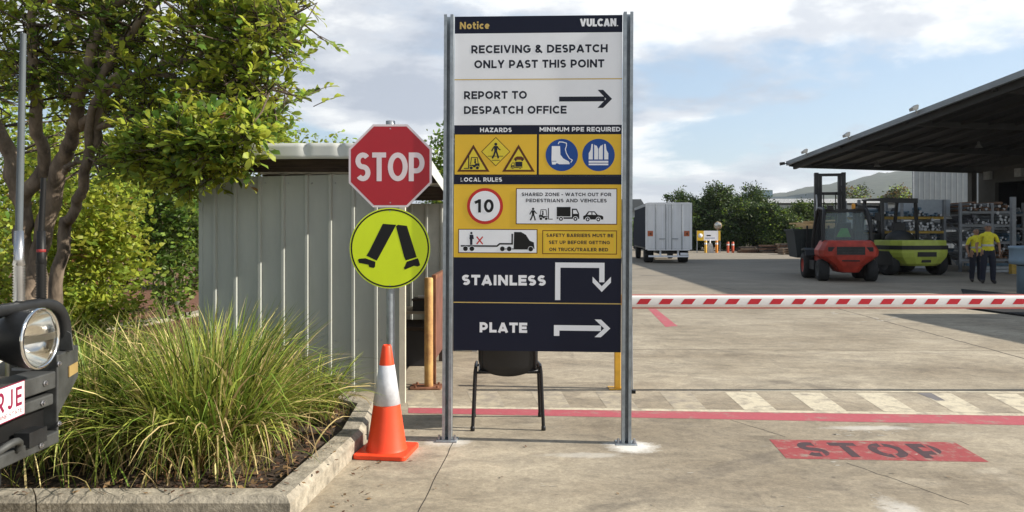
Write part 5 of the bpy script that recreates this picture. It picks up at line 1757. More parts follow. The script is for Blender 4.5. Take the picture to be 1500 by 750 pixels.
rack('rear row of grey racks deeper under the canopy', xs3, 33.2, 1.2, [.5, 1.1, 1.7, 2.3], 2.8, False)
stock(xs3, 33.2, 1.2, [.5, 1.1, 1.7, 2.3], ['left bay of the rear rack row', 'middle bay of the rear rack row', 'right bay of the rear rack row'])
ps = MB(); ps.box(17.72, 17.86, 26.6, 26.74, 0, 2.75, RSTEEL); ps.box(17.6, 17.98, 26.5, 26.84, 0, .02, RSTEEL); ps.box(17.70, 17.88, 26.58, 26.76, .02, .7, RYEL)
tag(ps.build('guard_post'), 'tall grey post with a yellow foot right of the two workers', 'post')
gb = MB(); gb.box(15.45, 16.95, 29.05, 30.15, 2.12, 2.76, mat('grey_case_paint', (.30, .33, .35), .5, 0, var=.1)); gb.box(16.952, 16.97, 29.07, 30.13, 2.14, 2.74, BLACK)
tag(gb.build('steel_case', bevel=.01), 'large grey steel case on top of the rack', 'case')

# ------------------------------------------------------------------ forklifts
FRED = mat('forklift_red', (.36, .034, .018), .45, 0, var=.35, scale=3)
FLIME = mat('forklift_lime', (.40, .46, .07), .4, 0, var=.15, scale=3)
FBLK = mat('forklift_black', (.018, .018, .018), .5, .1, var=.2)
FGL = mat('cab_glass', (.10, .12, .13), .1, 0, var=.1, spec=.7)
def glassmat():
    m = bpy.data.materials.new('clear_cab_glass'); m.use_nodes = True
    t = m.node_tree; b = t.nodes['Principled BSDF']
    b.inputs['Base Color'].default_value = (.75, .82, .80, 1); b.inputs['Roughness'].default_value = .03
    tr = t.nodes.new('ShaderNodeBsdfTransparent'); tr.inputs[0].default_value = (.8, .86, .85, 1)
    mx = t.nodes.new('ShaderNodeMixShader'); mx.inputs[0].default_value = .10
    t.links.new(tr.outputs[0], mx.inputs[1]); t.links.new(b.outputs[0], mx.inputs[2]); t.links.new(mx.outputs[0], t.nodes['Material Output'].inputs[0])
    return m
CLR = glassmat()
def wheel(par, x, y, r, w, hub, m=RUBBER):
    o = MB().lathe([(r * .55, -w / 2), (r * .92, -w / 2), (r, -w * .36), (r, w * .36), (r * .92, w / 2), (r * .55, w / 2)], m, (y, x, r), 'x', n=28).build('wheel', par)
    MB().lathe([(.0001, -w * .3), (r * .3, -w * .34), (r * .5, -w * .42), (r * .56, -w / 2), (r * .56, w / 2), (r * .5, w * .42), (r * .3, w * .34), (.0001, w * .3)], hub, (y, x, r), 'x', n=20).build('hub', o)
def forklift(label, loc, rz, col, hw, mast_h, kind):
    """local frame: +y towards the forks, origin under the counterweight's rear face"""
    t = thing('forklift', label, 'forklift', loc, rz)
    h = hw
    if kind == 'red':
        cw = MB()
        # counterweight: wide shoulders, tucked-in waist, rounded back
        rings = [(.28, .36, .08), (.48, .52, .02), (.66, .80, -.01), (.78, .98, -.02), (.95, 1.0, -.02), (1.12, .88, .0), (1.21, .83, .03), (1.25, .76, .10)]
        vs_, fs = [], []
        for z, wd, y0 in rings:
            wd *= h
            vs_ += [(-wd, y0 + .30, z), (-wd * .86, y0 + .08, z), (-wd * .5, y0, z), (wd * .5, y0, z), (wd * .86, y0 + .08, z), (wd, y0 + .30, z), (wd, .95, z), (-wd, .95, z)]
        for i in range(len(rings) - 1):
            for k in range(8): fs.append((i * 8 + k, i * 8 + (k + 1) % 8, (i + 1) * 8 + (k + 1) % 8, (i + 1) * 8 + k))
        fs += [tuple(reversed(range(8))), tuple(range(len(vs_) - 8, len(vs_)))]
        cw.add(vs_, fs, col)
        cwo = cw.build('counterweight', t, bevel=.03)
        gm = MB(); gm.box(-h * .46, h * .46, -.035, -.018, .82, 1.06, FBLK)
        for i in range(5): gm.box(-h * .44, h * .44, -.045, -.036, .835 + .045 * i, .855 + .045 * i, DGREY)
        gm.build('grille', cwo)
        for s_ in (-1, 1):
            MB().box(s_ * h * .62 - .10, s_ * h * .62 + .10, -.028 + .03, .06, .92, 1.05, FBLK).build('tail_lamp', cwo)
        MB().box(-.25, .25, -.03, -.019, .62, .66, FBLK).build('tow_slot', cwo)
        bd = MB(); bd.box(-h * .80, h * .80, .95, 2.35, .42, .95, col); bd.prism([(.97, .951), (1.55, .951), (1.45, 1.16), (.97, 1.16)], -h * .62, h * .62, col, 'x'); bd.build('chassis', t, bevel=.03)
        MB().box(-h * 1.0, -h * .81, 1.0, 1.9, .32, .60, FBLK).build('step', t); MB().box(h * .81, h * 1.0, 1.0, 1.9, .32, .60, FBLK).build('step', t)
        for s_ in (-1, 1):
            wheel(t, .55, s_ * h * .80, .33, .30, DGREY)
            wheel(t, 2.15, s_ * h * .92, .42, .40, FRED)
            fd = MB(); fd.prism([(1.62, .75), (1.75, .93), (2.05, .985), (2.45, .93), (2.45, .88), (2.05, .93), (1.8, .88), (1.68, .73)], s_ * h * .70, s_ * h * 1.14, FBLK, 'x'); fd.build('mudguard', t)
        cab = MB()
        for s_ in (-1, 1):
            cab.tube(curve3([(s_ * h * .80, .45, 1.2), (s_ * h * .78, .52, 1.7), (s_ * h * .70, .75, 2.16), (s_ * h * .66, 1.3, 2.24), (s_ * h * .66, 1.85, 2.20), (s_ * h * .72, 2.2, 1.5), (s_ * h * .74, 2.3, .95)], 6), .052, FBLK, 8)
        cab.box(-h * .66, h * .66, .74, .86, 2.12, 2.20, FBLK); cab.box(-h * .66, h * .66, 1.75, 1.87, 2.14, 2.22, FBLK)
        for i in range(6): cab.box(-h * .6 + .2 * h * i * 1.2 - .02, -h * .6 + .2 * h * i * 1.2 + .02, .86, 1.75, 2.19, 2.225, FBLK)
        cab.build('overhead_guard', t)
        gl_ = MB(); gl_.hexa([(-h * .74, .50, 1.24), (h * .74, .50, 1.24), (h * .74, .51, 1.24), (-h * .74, .51, 1.24), (-h * .66, .76, 2.10), (h * .66, .76, 2.10), (h * .66, .77, 2.10), (-h * .66, .77, 2.10)], CLR)
        gl_.build('rear_window', t)
        sb_ = MB(); sb_.box(-.26, .26, .98, 1.40, 1.17, 1.26, FBLK); sb_.hexa([(-.25, .92, 1.22), (.25, .92, 1.22), (.25, 1.04, 1.22), (-.25, 1.04, 1.22), (-.21, .82, 1.80), (.21, .82, 1.80), (.21, .90, 1.80), (-.21, .90, 1.80)], FBLK); sb_.build('driver_seat', t, bevel=.03)
        sw = MB(); sw.tube([(-.05, 1.95, 1.0), (-.05, 1.72, 1.42)], .03, FBLK, 8); sw.box(-.35, .35, 1.95, 2.3, .95, 1.25, FBLK); sw.build('dashboard', t)
        mi_ = MB(); mi_.tube([(h * .75, .7, 1.9), (h * 1.1, .8, 2.0)], .015, FBLK, 6); mi_.box(h * 1.02, h * 1.2, .78, .80, 1.85, 2.1, FBLK); mi_.build('mirror', t)
        be = MB(); be.lathe([(.055, 2.23), (.06, 2.36), (.03, 2.40), (.0001, 2.40)], mat('amber_beacon', (.75, .32, .03), .3), (h * .42, 1.2, 0), n=14); be.build('beacon', t)
        my = 2.72
        ho_ = MB()
        for s_ in (-1, 1):
            ho_.tube(curve3([(s_ * h * .30, my - .02, .7), (s_ * h * .34, my - .05, 1.9), (s_ * h * .48, my - .12, 2.5), (s_ * h * .40, my - .03, 3.05)], 6), .018, FBLK, 6)
        ho_.tube(curve3([(-h * .62, 2.25, 2.2), (-h * .56, 2.45, 2.45), (-h * .52, my, 2.75)], 6), .028, mat('pale_hose', (.34, .34, .33), .6), 8)
        ho_.build('hydraulic_hose', t)
        ex = MB(); ex.tube(curve3([(h * .80, .60, 1.22), (h * .86, .62, 1.7), (h * .80, .80, 2.1), (h * .70, .95, 2.36)], 6), .045, FBLK, 10); ex.build('exhaust_pipe', t)
        la = MB()
        for s_ in (-1, 1): la.box(s_ * h * .52 - .09, s_ * h * .52 + .09, .60, .70, 2.20, 2.32, FBLK)
        la.build('work_lamp', t)
    else:
        cw = MB()
        rings = [(.34, .60, .14), (.42, .74, .06), (.64, .94, .01), (.78, .985, .0), (.86, .985, .0), (1.02, .985, .0), (1.03, .96, .02), (1.22, .95, .03)]
        vs_, fs = [], []
        for z, wd, y0 in rings:
            wd *= h
            vs_ += [(-wd, y0 + .45, z), (-wd * .80, y0 + .10, z), (-wd * .45, y0, z), (wd * .45, y0, z), (wd * .80, y0 + .10, z), (wd, y0 + .45, z), (wd, 1.35, z), (-wd, 1.35, z)]
        for i in range(len(rings) - 1):
            for k in range(8): fs.append((i * 8 + k, i * 8 + (k + 1) % 8, (i + 1) * 8 + (k + 1) % 8, (i + 1) * 8 + k))
        fs += [tuple(reversed(range(8))), tuple(range(len(vs_) - 8, len(vs_)))]
        cw.add(vs_, fs, col); cwo = cw.build('counterweight', t, bevel=.03)
        bd_ = MB(); bd_.prism([(-h * .998, 1.34), (-h * .998, .45), (-h * .80, .085), (-h * .45, -.012), (h * .45, -.012), (h * .80, .085), (h * .998, .45), (h * .998, 1.34)], .90, 1.04, FBLK, 'z'); bd_.build('dark_band', cwo)
        MB().box(-h * .32, h * .32, -.02, .03, .66, .82, FBLK).build('vent_slot', cwo)
        MB().box(-h * .16, h * .16, .03, .10, .46, .58, FBLK).build('tow_slot', cwo)
        bd = MB(); bd.box(-h * .82, h * .82, 1.35, 2.9, .45, .82, col); bd.box(-h * 1.02, -h * .82, 1.5, 2.3, .35, .62, col); bd.box(h * .82, h * 1.02, 1.5, 2.3, .35, .62, col); bd.box(-h * .5, h * .5, 1.36, 1.9, .82, 1.18, FBLK); bd.build('chassis', t, bevel=.02)
        for s_ in (-1, 1):
            wheel(t, .72, s_ * h * .84, .40, .34, FBLK)
            wheel(t, 2.6, s_ * h * .95, .46, .46, FBLK)
            ar = MB(); ar.prism([(.20, .36), (.26, .66), (.45, .84), (.98, .84), (1.18, .66), (1.24, .36)], s_ * h * 1.0 - .02 * (s_ < 0), s_ * h * 1.0 + .02 * (s_ > 0), FBLK, 'x'); ar.build('wheel_arch', cwo)
        hu = MB(); hu.ball((-.30, 1.0, 1.20), .42, FBLK, 8, (1.3, .9, .9)); hu.box(-.95, .2, 1.5, 2.2, 1.0, 1.45, FBLK); hu.build('hood_cover', t)
        cab = MB()
        for s_ in (-1, 1):
            cab.bar((s_ * h * .62, 1.35, .9), (s_ * h * .60, 1.45, 2.66), .09, .09, FBLK); cab.bar((s_ * h * .62, 2.75, .8), (s_ * h * .60, 2.45, 2.66), .09, .09, FBLK)
        cab.box(-h * .66, h * .66, 1.40, 2.55, 2.66, 2.72, FBLK)
        cab.box(-h * .66, h * .66, 1.40, 1.48, 2.55, 2.66, FBLK)
        cab.build('overhead_guard', t)
        sb_ = MB(); sb_.box(-.28, .28, 1.45, 1.95, 1.18, 1.30, FBLK); sb_.box(-.25, .25, 1.40, 1.52, 1.30, 1.85, FBLK); sb_.build('driver_seat', t, bevel=.03)
        sw = MB(); sw.box(-.4, .4, 2.45, 2.75, .82, 1.35, FBLK); sw.tube([(0, 2.45, 1.35), (0, 2.3, 1.5)], .03, FBLK, 8); sw.build('dashboard', t)
        my = 3.12
    ms = MB()
    for s_ in (-1, 1):
        x = s_ * h * .50
        ms.box(x - .06, x + .06, my, my + .16, .14, mast_h, FBLK)
        ms.box(x - s_ * .13 - .045, x - s_ * .13 + .045, my + .02, my + .14, .2, mast_h - .08, FBLK)
    for z in (mast_h - .07, mast_h * .80, mast_h * .60, .5):
        ms.box(-h * .56, h * .56, my + .161, my + .22, z - .045, z + .05, FBLK)
    for s_ in (-1, 1):
        ms.tube([(s_ * h * .22, my + .1, .6), (s_ * h * .22, my + .1, mast_h * .8)], .018, FBLK, 6)
    ms.build('mast', t)
    for s_ in (-1, 1):
        tc_ = MB(); tc_.tube([(s_ * h * .36, my + .08, .3), (s_ * h * .36, my + .08, mast_h * .72)], .04, DGREY, 8); tc_.build('lift_cylinder', t)
    cr_ = MB()
    zc = .62 if kind == 'red' else .35
    for z in (zc, zc + .42): cr_.box(-h * .85, h * .85, my + .225, my + .29, z, z + .12, FBLK)
    for x in (-h * .4, 0, h * .4, -h * .8, h * .8): cr_.box(x - .025, x + .025, my + .23, my + .28, zc + .12, zc + 1.1, FBLK)
    cr_.build('carriage', t)
    for s_ in (-1, 1):
        fk = MB(); fk.box(s_ * .42 - .07, s_ * .42 + .07, my + .291, my + .36, zc - .05, zc + .5, FBLK); fk.box(s_ * .42 - .07, s_ * .42 + .07, my + .36, my + 1.6, zc - .05, zc - .005, FBLK); fk.build('fork', t)
    return t
RL = Vector((10.15, 22.5, 0)); RZ = -R(11)
forklift('red forklift with a glazed cab carrying a dark skip of timber', RL, RZ, FRED, .86, 3.50, 'red')
hv = MB(); hv.hexa([(-.21, .845, 1.34), (.21, .845, 1.34), (.22, .90, 1.34), (-.22, .90, 1.34), (-.10, .80, 1.62), (.10, .80, 1.62), (.10, .83, 1.62), (-.10, .83, 1.62)], mat('green_hi_vis_cloth', (.10, .42, .07), .8, 0, var=.2))
ho = tag(hv.build('hi_vis_jacket', bevel=.02), 'bright green jacket hung over the seat of the red forklift', 'jacket'); ho.location = RL; ho.rotation_euler = (0, 0, RZ)
forklift('lime green forklift standing beside the red one', Vector(((1358 - CX) * 25.6 / FP, 25.6, 0)), R(9), FLIME, 1.10, 2.55, 'lime')
# skip on the red forklift's tines
M_ = Matrix.Rotation(RZ, 4, 'Z')
sk = thing('skip_bin', 'dark steel skip raised on the tines of the red forklift', 'skip', RL + M_ @ Vector((-.02, 3.95, .62)), RZ)
DSK = mat('dark_skip_steel', (.030, .036, .036), .7, .1, var=.3)
m_ = MB(); m_.hexa([(-.95, -.80, .0), (.95, -.80, .0), (.95, .80, .0), (-.95, .80, .0), (-1.08, -.90, .92), (1.08, -.90, .92), (1.08, .90, .92), (-1.08, .90, .92)], DSK); m_.build('tub', sk)
m_ = MB()
for a, b in (((-1.12, -.94), (1.12, -.90)), ((-1.12, .90), (1.12, .94)), ((-1.12, -.90), (-1.08, .90)), ((1.08, -.90), (1.12, .90))): m_.box(a[0], b[0], a[1], b[1], .921, .99, DSK)
m_.build('rim', sk)
for x in (-.8, -.3, .3, .8):
    MB().box(x - .03, x + .03, -.90, -.82, .0, .88, DSK).build('stiffener', sk)
PINE = mat('raw_pine', (.72, .50, .26), .8, 0, var=.25, scale=6)
for i in range(9):
    a = rr_.uniform(-.35, .35); x, y = rr_.uniform(-.6, .0), rr_.uniform(-.6, .6); l = rr_.uniform(.9, 1.5); z = 1.02 + .055 * (i // 2)
    d = Vector((math.cos(a), math.sin(a), 0)) * l / 2
    m_ = MB(); c = Vector((x, y, z)); m_.bar(c - d, c + d + Vector((0, 0, rr_.uniform(-.03, .06))), .10, .05, PINE)
    o = tag(m_.build('timber_offcut'), 'pale pine offcut lying across the raised dark skip', 'timber', 'pine offcuts on the raised skip')
    o.location = sk.location; o.rotation_euler = (0, 0, RZ)

# ------------------------------------------------------------------ rigid truck in the yard
TW = mat('truck_box_white', (.78, .78, .78), .5, 0, var=.10, scale=2, stretch=(1, 1, .3))
TCUR = mat('truck_curtain_dark_blue', (.016, .022, .036), .8, 0, var=.3, scale=2, stretch=(3, 3, .4), spec=.08)
tl = Vector(((979.5 - CX) * 36 / FP, 36, 0)); 
tr_ = thing('box_truck', 'white-doored curtain-sided truck parked with its tail to the camera', 'truck', tl, -R(5))
bx = MB(); bx.box(-1.08, 1.08, .06, 7.2, .70, 2.86, TCUR); bx.build('box_body', tr_)
fm = MB()
for x0, x1, z0, z1 in ((-1.10, -1.0, .66, 2.90), (1.0, 1.10, .66, 2.90), (-.999, .999, 2.80, 2.92), (-.999, .999, .62, .72)): fm.box(x0, x1, -.01, .055, z0, z1, TW)
fm.build('rear_frame', tr_)
for s_ in (-1, 1):
    d_ = MB(); x0, x1 = (.006, .995) if s_ > 0 else (-.995, -.006)
    d_.box(x0, x1, .0, .05, .725, 2.795, TW)
    for xx in (.30, .70):
        d_.box(s_ * xx - .012, s_ * xx + .012, -.012, -.0005, .73, 2.79, WHITE)
    do = d_.build('rear_door', tr_)
    m_ = MB(); m_.tube([(s_ * .14, -.03, .66), (s_ * .14, -.03, 2.85)], .018, GALVD, 8); m_.tube([(s_ * .62, -.03, .66), (s_ * .62, -.03, 2.85)], .018, GALVD, 8); m_.box(min(s_ * .14, s_ * .45), max(s_ * .14, s_ * .45), -.05, -.03, 1.16, 1.20, GALVD); m_.build('lock_bar', do)
    m_ = MB(); m_.poly = None
    m_.add([(s_ * .86 - .14, -.004, 1.30), (s_ * .86 + .12, -.004, 1.30), (s_ * .86 + .12, -.004, 1.56), (s_ * .86 - .14, -.004, 1.56)], [(0, 1, 2, 3)], mat('orange_warning_plate', (.50, .13, .05), .5)); m_.add([(s_ * .86 - .07, -.006, 1.40), (s_ * .86 + .05, -.006, 1.36), (s_ * .86 + .04, -.006, 1.50)], [(0, 1, 2)], BROWN); m_.build('warning_plate', do)
ub = MB(); ub.box(-.95, .95, .02, .10, .30, .38, WHITE); ub.box(-.42, -.34, .10, .2, .36, .66, WHITE); ub.box(.42, .50, .10, .2, .36, .66, WHITE); ub.build('rear_bumper', tr_)
m_ = MB(); m_.box(.55, .92, .005, .019, .40, .51, WHITE); m_.build('number_plate', tr_)
for s_ in (-1, 1):
    wheel(tr_, 1.3, s_ * .84, .42, .44, DGREY); wheel(tr_, 6.9, s_ * .90, .42, .26, DGREY)
m_ = MB(); m_.box(-.45, .45, .3, 8.6, .45, .68, FBLK); m_.build('chassis', tr_)
cbm = MB(); cbm.prism([(7.35, .5), (9.1, .5), (9.15, 1.3), (8.9, 2.35), (7.35, 2.45)], -1.02, 1.02, TCUR, 'x'); cbm.build('cab', tr_, bevel=.04)
m_ = MB(); m_.box(-1.10, -1.082, .1, 7.15, 2.74, 2.88, GALVD); m_.box(-1.10, -1.082, .1, 7.15, .68, .76, FBLK); m_.build('curtain_rail', tr_)

# ------------------------------------------------------------------ workers
SKIN = mat('skin', (.30, .17, .11), .6, 0, var=.06)
HIVIS = mat('hi_vis_yellow_shirt', (.62, .56, .03), .75, 0, var=.15, scale=12)
NAVYC = mat('navy_work_trousers', (.016, .018, .030), .85, 0, var=.2)
BOOT = mat('dark_boots', (.02, .017, .015), .6)
HAIR = mat('dark_hair', (.02, .015, .012), .7)
BAND = mat('silver_reflective_band', (.42, .43, .42), .4, .2)
def person(label, loc, rz, h, pose, cap):
    s = h / 1.76
    t = thing('person', label, 'person', loc, rz)
    V = lambda x, y, z: (x * s, y * s, z * s)
    L, Rr = pose['l'], pose['r']
    J = {  # joint: (place, radius); figure faces -y
        'pelvis': (V(0, 0, .96), (.150, .115)), 'waist': (V(0, -.01, 1.10), (.148, .112)), 'chest': (V(0, -.01, 1.30), (.165, .120)), 'shoul': (V(0, .0, 1.44), (.130, .085)), 'neck': (V(0, -.005, 1.53), (.058, .060)), 'head0': (V(0, -.02, 1.60), (.074, .086)), 'head1': (V(0, -.025, 1.68), (.078, .092)), 'head2': (V(0, -.02, 1.745), (.050, .058)),
        'hipl': (V(-.10, 0, .90), (.118, .12)), 'kneel': (V(*L['knee']), (.088, .09)), 'calfl': (V(*L['calf']), (.080, .084)), 'ankl': (V(*L['ank']), (.068, .072)), 'toel': (V(*L['toe']), (.045, .036)),
        'hipr': (V(.10, 0, .90), (.118, .12)), 'kneer': (V(*Rr['knee']), (.088, .09)), 'calfr': (V(*Rr['calf']), (.080, .084)), 'ankr': (V(*Rr['ank']), (.068, .072)), 'toer': (V(*Rr['toe']), (.045, .036)),
        'shl': (V(-.19, .0, 1.41), (.068, .068)), 'elbl': (V(*L['elb']), (.044, .044)), 'wrl': (V(*L['wr']), (.029, .026)), 'pal': (V(*L['pal']), (.040, .022)),
        'shr': (V(.19, .0, 1.41), (.068, .068)), 'elbr': (V(*Rr['elb']), (.044, .044)), 'wrr': (V(*Rr['wr']), (.029, .026)), 'par': (V(*Rr['pal']), (.040, .022)),
    }
    names = list(J)
    ed = [('pelvis', 'waist'), ('waist', 'chest'), ('chest', 'shoul'), ('shoul', 'neck'), ('neck', 'head0'), ('head0', 'head1'), ('head1', 'head2'), ('pelvis', 'hipl'), ('hipl', 'kneel'), ('kneel', 'calfl'), ('calfl', 'ankl'), ('ankl', 'toel'), ('pelvis', 'hipr'), ('hipr', 'kneer'), ('kneer', 'calfr'), ('calfr', 'ankr'), ('ankr', 'toer'), ('shoul', 'shl'), ('shl', 'elbl'), ('elbl', 'wrl'), ('wrl', 'pal'), ('shoul', 'shr'), ('shr', 'elbr'), ('elbr', 'wrr'), ('wrr', 'par')]
    me = bpy.data.meshes.new('body')
    me.from_pydata([J[n_][0] for n_ in names], [(names.index(a), names.index(b)) for a, b in ed], [])
    o = bpy.data.objects.new('body', me); C.objects.link(o)
    sk_ = o.modifiers.new('skin', 'SKIN')
    for i, n_ in enumerate(names):
        me.skin_vertices[0].data[i].radius = (J[n_][1][0] * s, J[n_][1][1] * s)
    me.skin_vertices[0].data[0].use_root = True
    ss = o.modifiers.new('sub', 'SUBSURF'); ss.levels = 2; ss.render_levels = 2
    bpy.context.view_layer.update()
    dg = bpy.context.evaluated_depsgraph_get()
    m2 = bpy.data.meshes.new_from_object(o.evaluated_get(dg), depsgraph=dg)
    vs_ = [v.co.copy() for v in m2.vertices]; fs = [list(p.vertices) for p in m2.polygons]
    bpy.data.objects.remove(o)
    mb = MB()
    groups = {}
    wl_, wr_ = Vector(J['wrl'][0]), Vector(J['wrr'][0]); el, er = Vector(J['elbl'][0]), Vector(J['elbr'][0])
    for f_ in fs:
        c = sum((vs_[i] for i in f_), Vector()) / len(f_)
        if c.z > 1.53 * s: m = HAIR if (c.z > 1.71 * s or (c.y > .025 * s and c.z > 1.60 * s)) else SKIN
        elif c.z < .115 * s: m = BOOT
        else:
            arm = abs(c.x) > .20 * s or ((c - wl_).length < .16 * s) or ((c - wr_).length < .16 * s)
            near = min((c - el).length, (c - er).length)
            if arm and c.z < max(el.z, er.z) + .06 * s and (min((c - wl_).length, (c - wr_).length) < .30 * s): m = SKIN
            elif c.z > .99 * s: m = HIVIS
            else: m = NAVYC
        groups.setdefault(m, []).append(f_)
    k0 = len(mb.v); mb.v.extend([tuple(v) for v in vs_])
    for m, ff in groups.items():
        q = mb.mi(m)
        for f_ in ff: mb.f.append([k0 + i for i in f_]); mb.m.append(q); mb.s.append(True)
    # face, ears, fingers belong to the same body mesh
    hy = -.02 * s
    mb.tube([V(0, -.105, 1.665), V(0, -.128, 1.63), V(0, -.112, 1.618)], [.009 * s, .015 * s, .010 * s], SKIN, 8)
    mb.ball(V(-.032, -.100, 1.668), .011 * s, BLACK, 5); mb.ball(V(.032, -.100, 1.668), .011 * s, BLACK, 5)
    mb.ball(V(0, -.100, 1.588), .018 * s, mat('lips', (.22, .09, .07), .6), 5, (1.3, .5, .4))
    for sx in (-1, 1): mb.ball(V(sx * .082, -.01, 1.645), .026 * s, SKIN, 6, (.45, .8, 1.2))
    for side in (L, Rr):
        w0, p0 = Vector(V(*side['wr'])), Vector(V(*side['pal']))
        d = (p0 - w0).normalized(); u = d.cross(Vector((1, 0, 0))); u = (u if u.length > .1 else d.cross(Vector((0, 0, 1)))).normalized(); cu = d.cross(u)
        for i, (o_, l) in enumerate(((-.030, .062), (-.010, .075), (.010, .070), (.029, .054))):
            a = p0 + u * o_ * s - d * .01 * s
            mb.tube([a, a + d * l * .45 * s, a + (d * .8 + cu * .25) * l * .8 * s, a + (d * .9 + cu * .5) * l * s], [.0095 * s, .009 * s, .008 * s, .006 * s], SKIN, 7)
        a = w0.lerp(p0, .55) - u * .03 * s
        mb.tube([a, a + (d * .5 - u * .5) * .04 * s, a + (d * .85 - u * .4 + cu * .3) * .06 * s], [.012 * s, .011 * s, .008 * s], SKIN, 7)
    mb.build('body', t)
    # reflective hoop and shirt hem, collar
    for z, r_, m, nm in ((1.13, (.163, .127), BAND, 'reflective_band'), (1.005, (.163, .130), HIVIS, 'shirt_hem')):
        b_ = MB(); prof = [(1.0, z - .028), (1.012, z - .02), (1.012, z + .02), (1.0, z + .028)]
        vs2, f2_ = [], []
        for q, zz_ in prof:
            for k in range(24):
                a = 2 * math.pi * k / 24; vs2.append(V(r_[0] * q * math.cos(a), -.008 + r_[1] * q * math.sin(a), zz_))
        for i in range(3):
            for k in range(24): f2_.append((i * 24 + k, i * 24 + (k + 1) % 24, (i + 1) * 24 + (k + 1) % 24, (i + 1) * 24 + k))
        b_.add(vs2, f2_, m, True); b_.build(nm, t)
    if cap:
        c_ = MB(); cv = V(0, -.02, 1.70)
        c_.lathe([(.088 * s, -.005 * s), (.086 * s, .035 * s), (.066 * s, .066 * s), (.03 * s, .082 * s), (.0001, .085 * s)], mat('grey_cap_cloth', (.16, .16, .17), .8, 0, var=.1), cv, n=20)
        c_.prism([(-.07 * s, -.07 * s - .02 * s), (.07 * s, -.09 * s), (.055 * s, -.15 * s), (0, -.165 * s), (-.055 * s, -.15 * s)], 1.698 * s, 1.706 * s, mat('grey_cap_cloth', (0, 0, 0)), 'z'); c_.build('cap', t)
    return t
pose1 = {'l': dict(knee=(-.12, -.02, .50), calf=(-.125, .0, .34), ank=(-.13, .02, .09), toe=(-.16, -.13, .04), elb=(-.285, .03, 1.15), wr=(-.29, -.06, .93), pal=(-.285, -.085, .86)),
         'r': dict(knee=(.13, -.01, .50), calf=(.135, .01, .34), ank=(.14, .03, .09), toe=(.17, -.12, .04), elb=(.30, .05, 1.16), wr=(.30, -.03, .93), pal=(.29, -.05, .86))}
pose2 = {'l': dict(knee=(-.11, -.03, .50), calf=(-.115, .0, .34), ank=(-.12, .02, .09), toe=(-.15, -.13, .04), elb=(-.28, .02, 1.15), wr=(-.27, -.08, .94), pal=(-.26, -.11, .88)),
         'r': dict(knee=(.12, .0, .50), calf=(.125, .02, .34), ank=(.13, .04, .09), toe=(.15, -.11, .04), elb=(.27, .06, 1.16), wr=(.25, -.05, .96), pal=(.23, -.09, .92))}
person('taller worker in a yellow hi-vis shirt and grey cap, arms hanging', P(1447, 415.5, 21.85).xy.to_3d(), -R(18), 1.74, pose1, True)
person('shorter bareheaded worker in yellow hi-vis partly behind the taller one', P(1429.5, 413, 22.55).xy.to_3d(), -R(8), 1.62, pose2, False)
# blue-grey hopper at the right edge
BLU = mat('blue_grey_enamel', (.16, .24, .32), .5, 0, var=.12, scale=3)
hb = thing('drum_stand', 'pale blue steel drum on a narrower base at the right edge', 'drum', ((1515 - CX) * 18.3 / FP, 18.3, 0))
MB().lathe([(.0001, 0), (.36, 0), (.36, .66), (.38, .68)], BLU, n=24).build('base', hb)
MB().lathe([(.38, .70), (.52, .72), (.53, .82), (.52, .86), (.52, 1.08), (.54, 1.10), (.54, 1.16), (.0001, 1.17)], BLU, n=28).build('drum', hb)
m_ = MB(); m_.lathe([(.0001, 1.175), (.12, 1.175), (.09, 1.32), (.05, 1.42), (.0001, 1.42)], mat('dusty_grey_fitting', (.30, .29, .27), .7), n=14); m_.build('fitting', hb)
# dark rubber ramp lying behind the barrier
RAMP = mat('black_rubber_ramp', (.010, .010, .010), .9, 0, var=.3)
q = [G(1420, 453), G(1640, 483), G(1640, 447), G(1408, 425)]
m_ = MB(); m_.hexa([(p.x, p.y, .0) for p in q] + [(p.x, p.y, .035) for p in q], RAMP)
tag(m_.build('rubber_ramp'), 'flat black rubber ramp on the concrete behind the barrier at right', 'ramp')

# ------------------------------------------------------------------ far side of the yard
FY = 55.0
wallm = mat('far_asphalt', (.10, .10, .095), .9)
def fp(x, y, Y=FY): return P(x, y, Y)
# yard sign, bollards, mirror
ys = thing('yard_sign', 'small yellow and white sign board on posts across the yard', 'sign', (fp(1038, 0).x, FY, 0))
m_ = MB(); z0, z1 = 1.5 - (352.5 - 340) * .05, 1.5 - (338 - 340) * .05
m_.box(-.86, .86, -.02, .0, z0, z1, WHITE)
m_.box(-.86, -.36, -.024, -.0205, z0, z1, GOLD); m_.box(.70, .86, -.024, -.0205, z0, z1, GOLD)
m_.lathe([(.0001, -.028), (.16, -.028), (.16, -.0245)], WHITE, (-.61, 0, (z0 + z1) / 2), 'y', n=16)
m_.box(-.15, .15, -.024, -.0205, z0 + .33, z0 + .42, BLACK); m_.box(-.25, .45, -.024, -.0205, z0 + .17, z0 + .21, BLUE); m_.build('sign_panel', ys)
for x in (-.84, .84): MB().box(x - .03, x + .03, .001, .06, 0, z1 + .02, GALVD).build('post', ys)
ORB = mat('orange_bollard_paint', (.72, .26, .03), .5, 0, var=.1)
ORR = mat('orange_red_bollard_paint', (.60, .10, .035), .5, 0, var=.1)
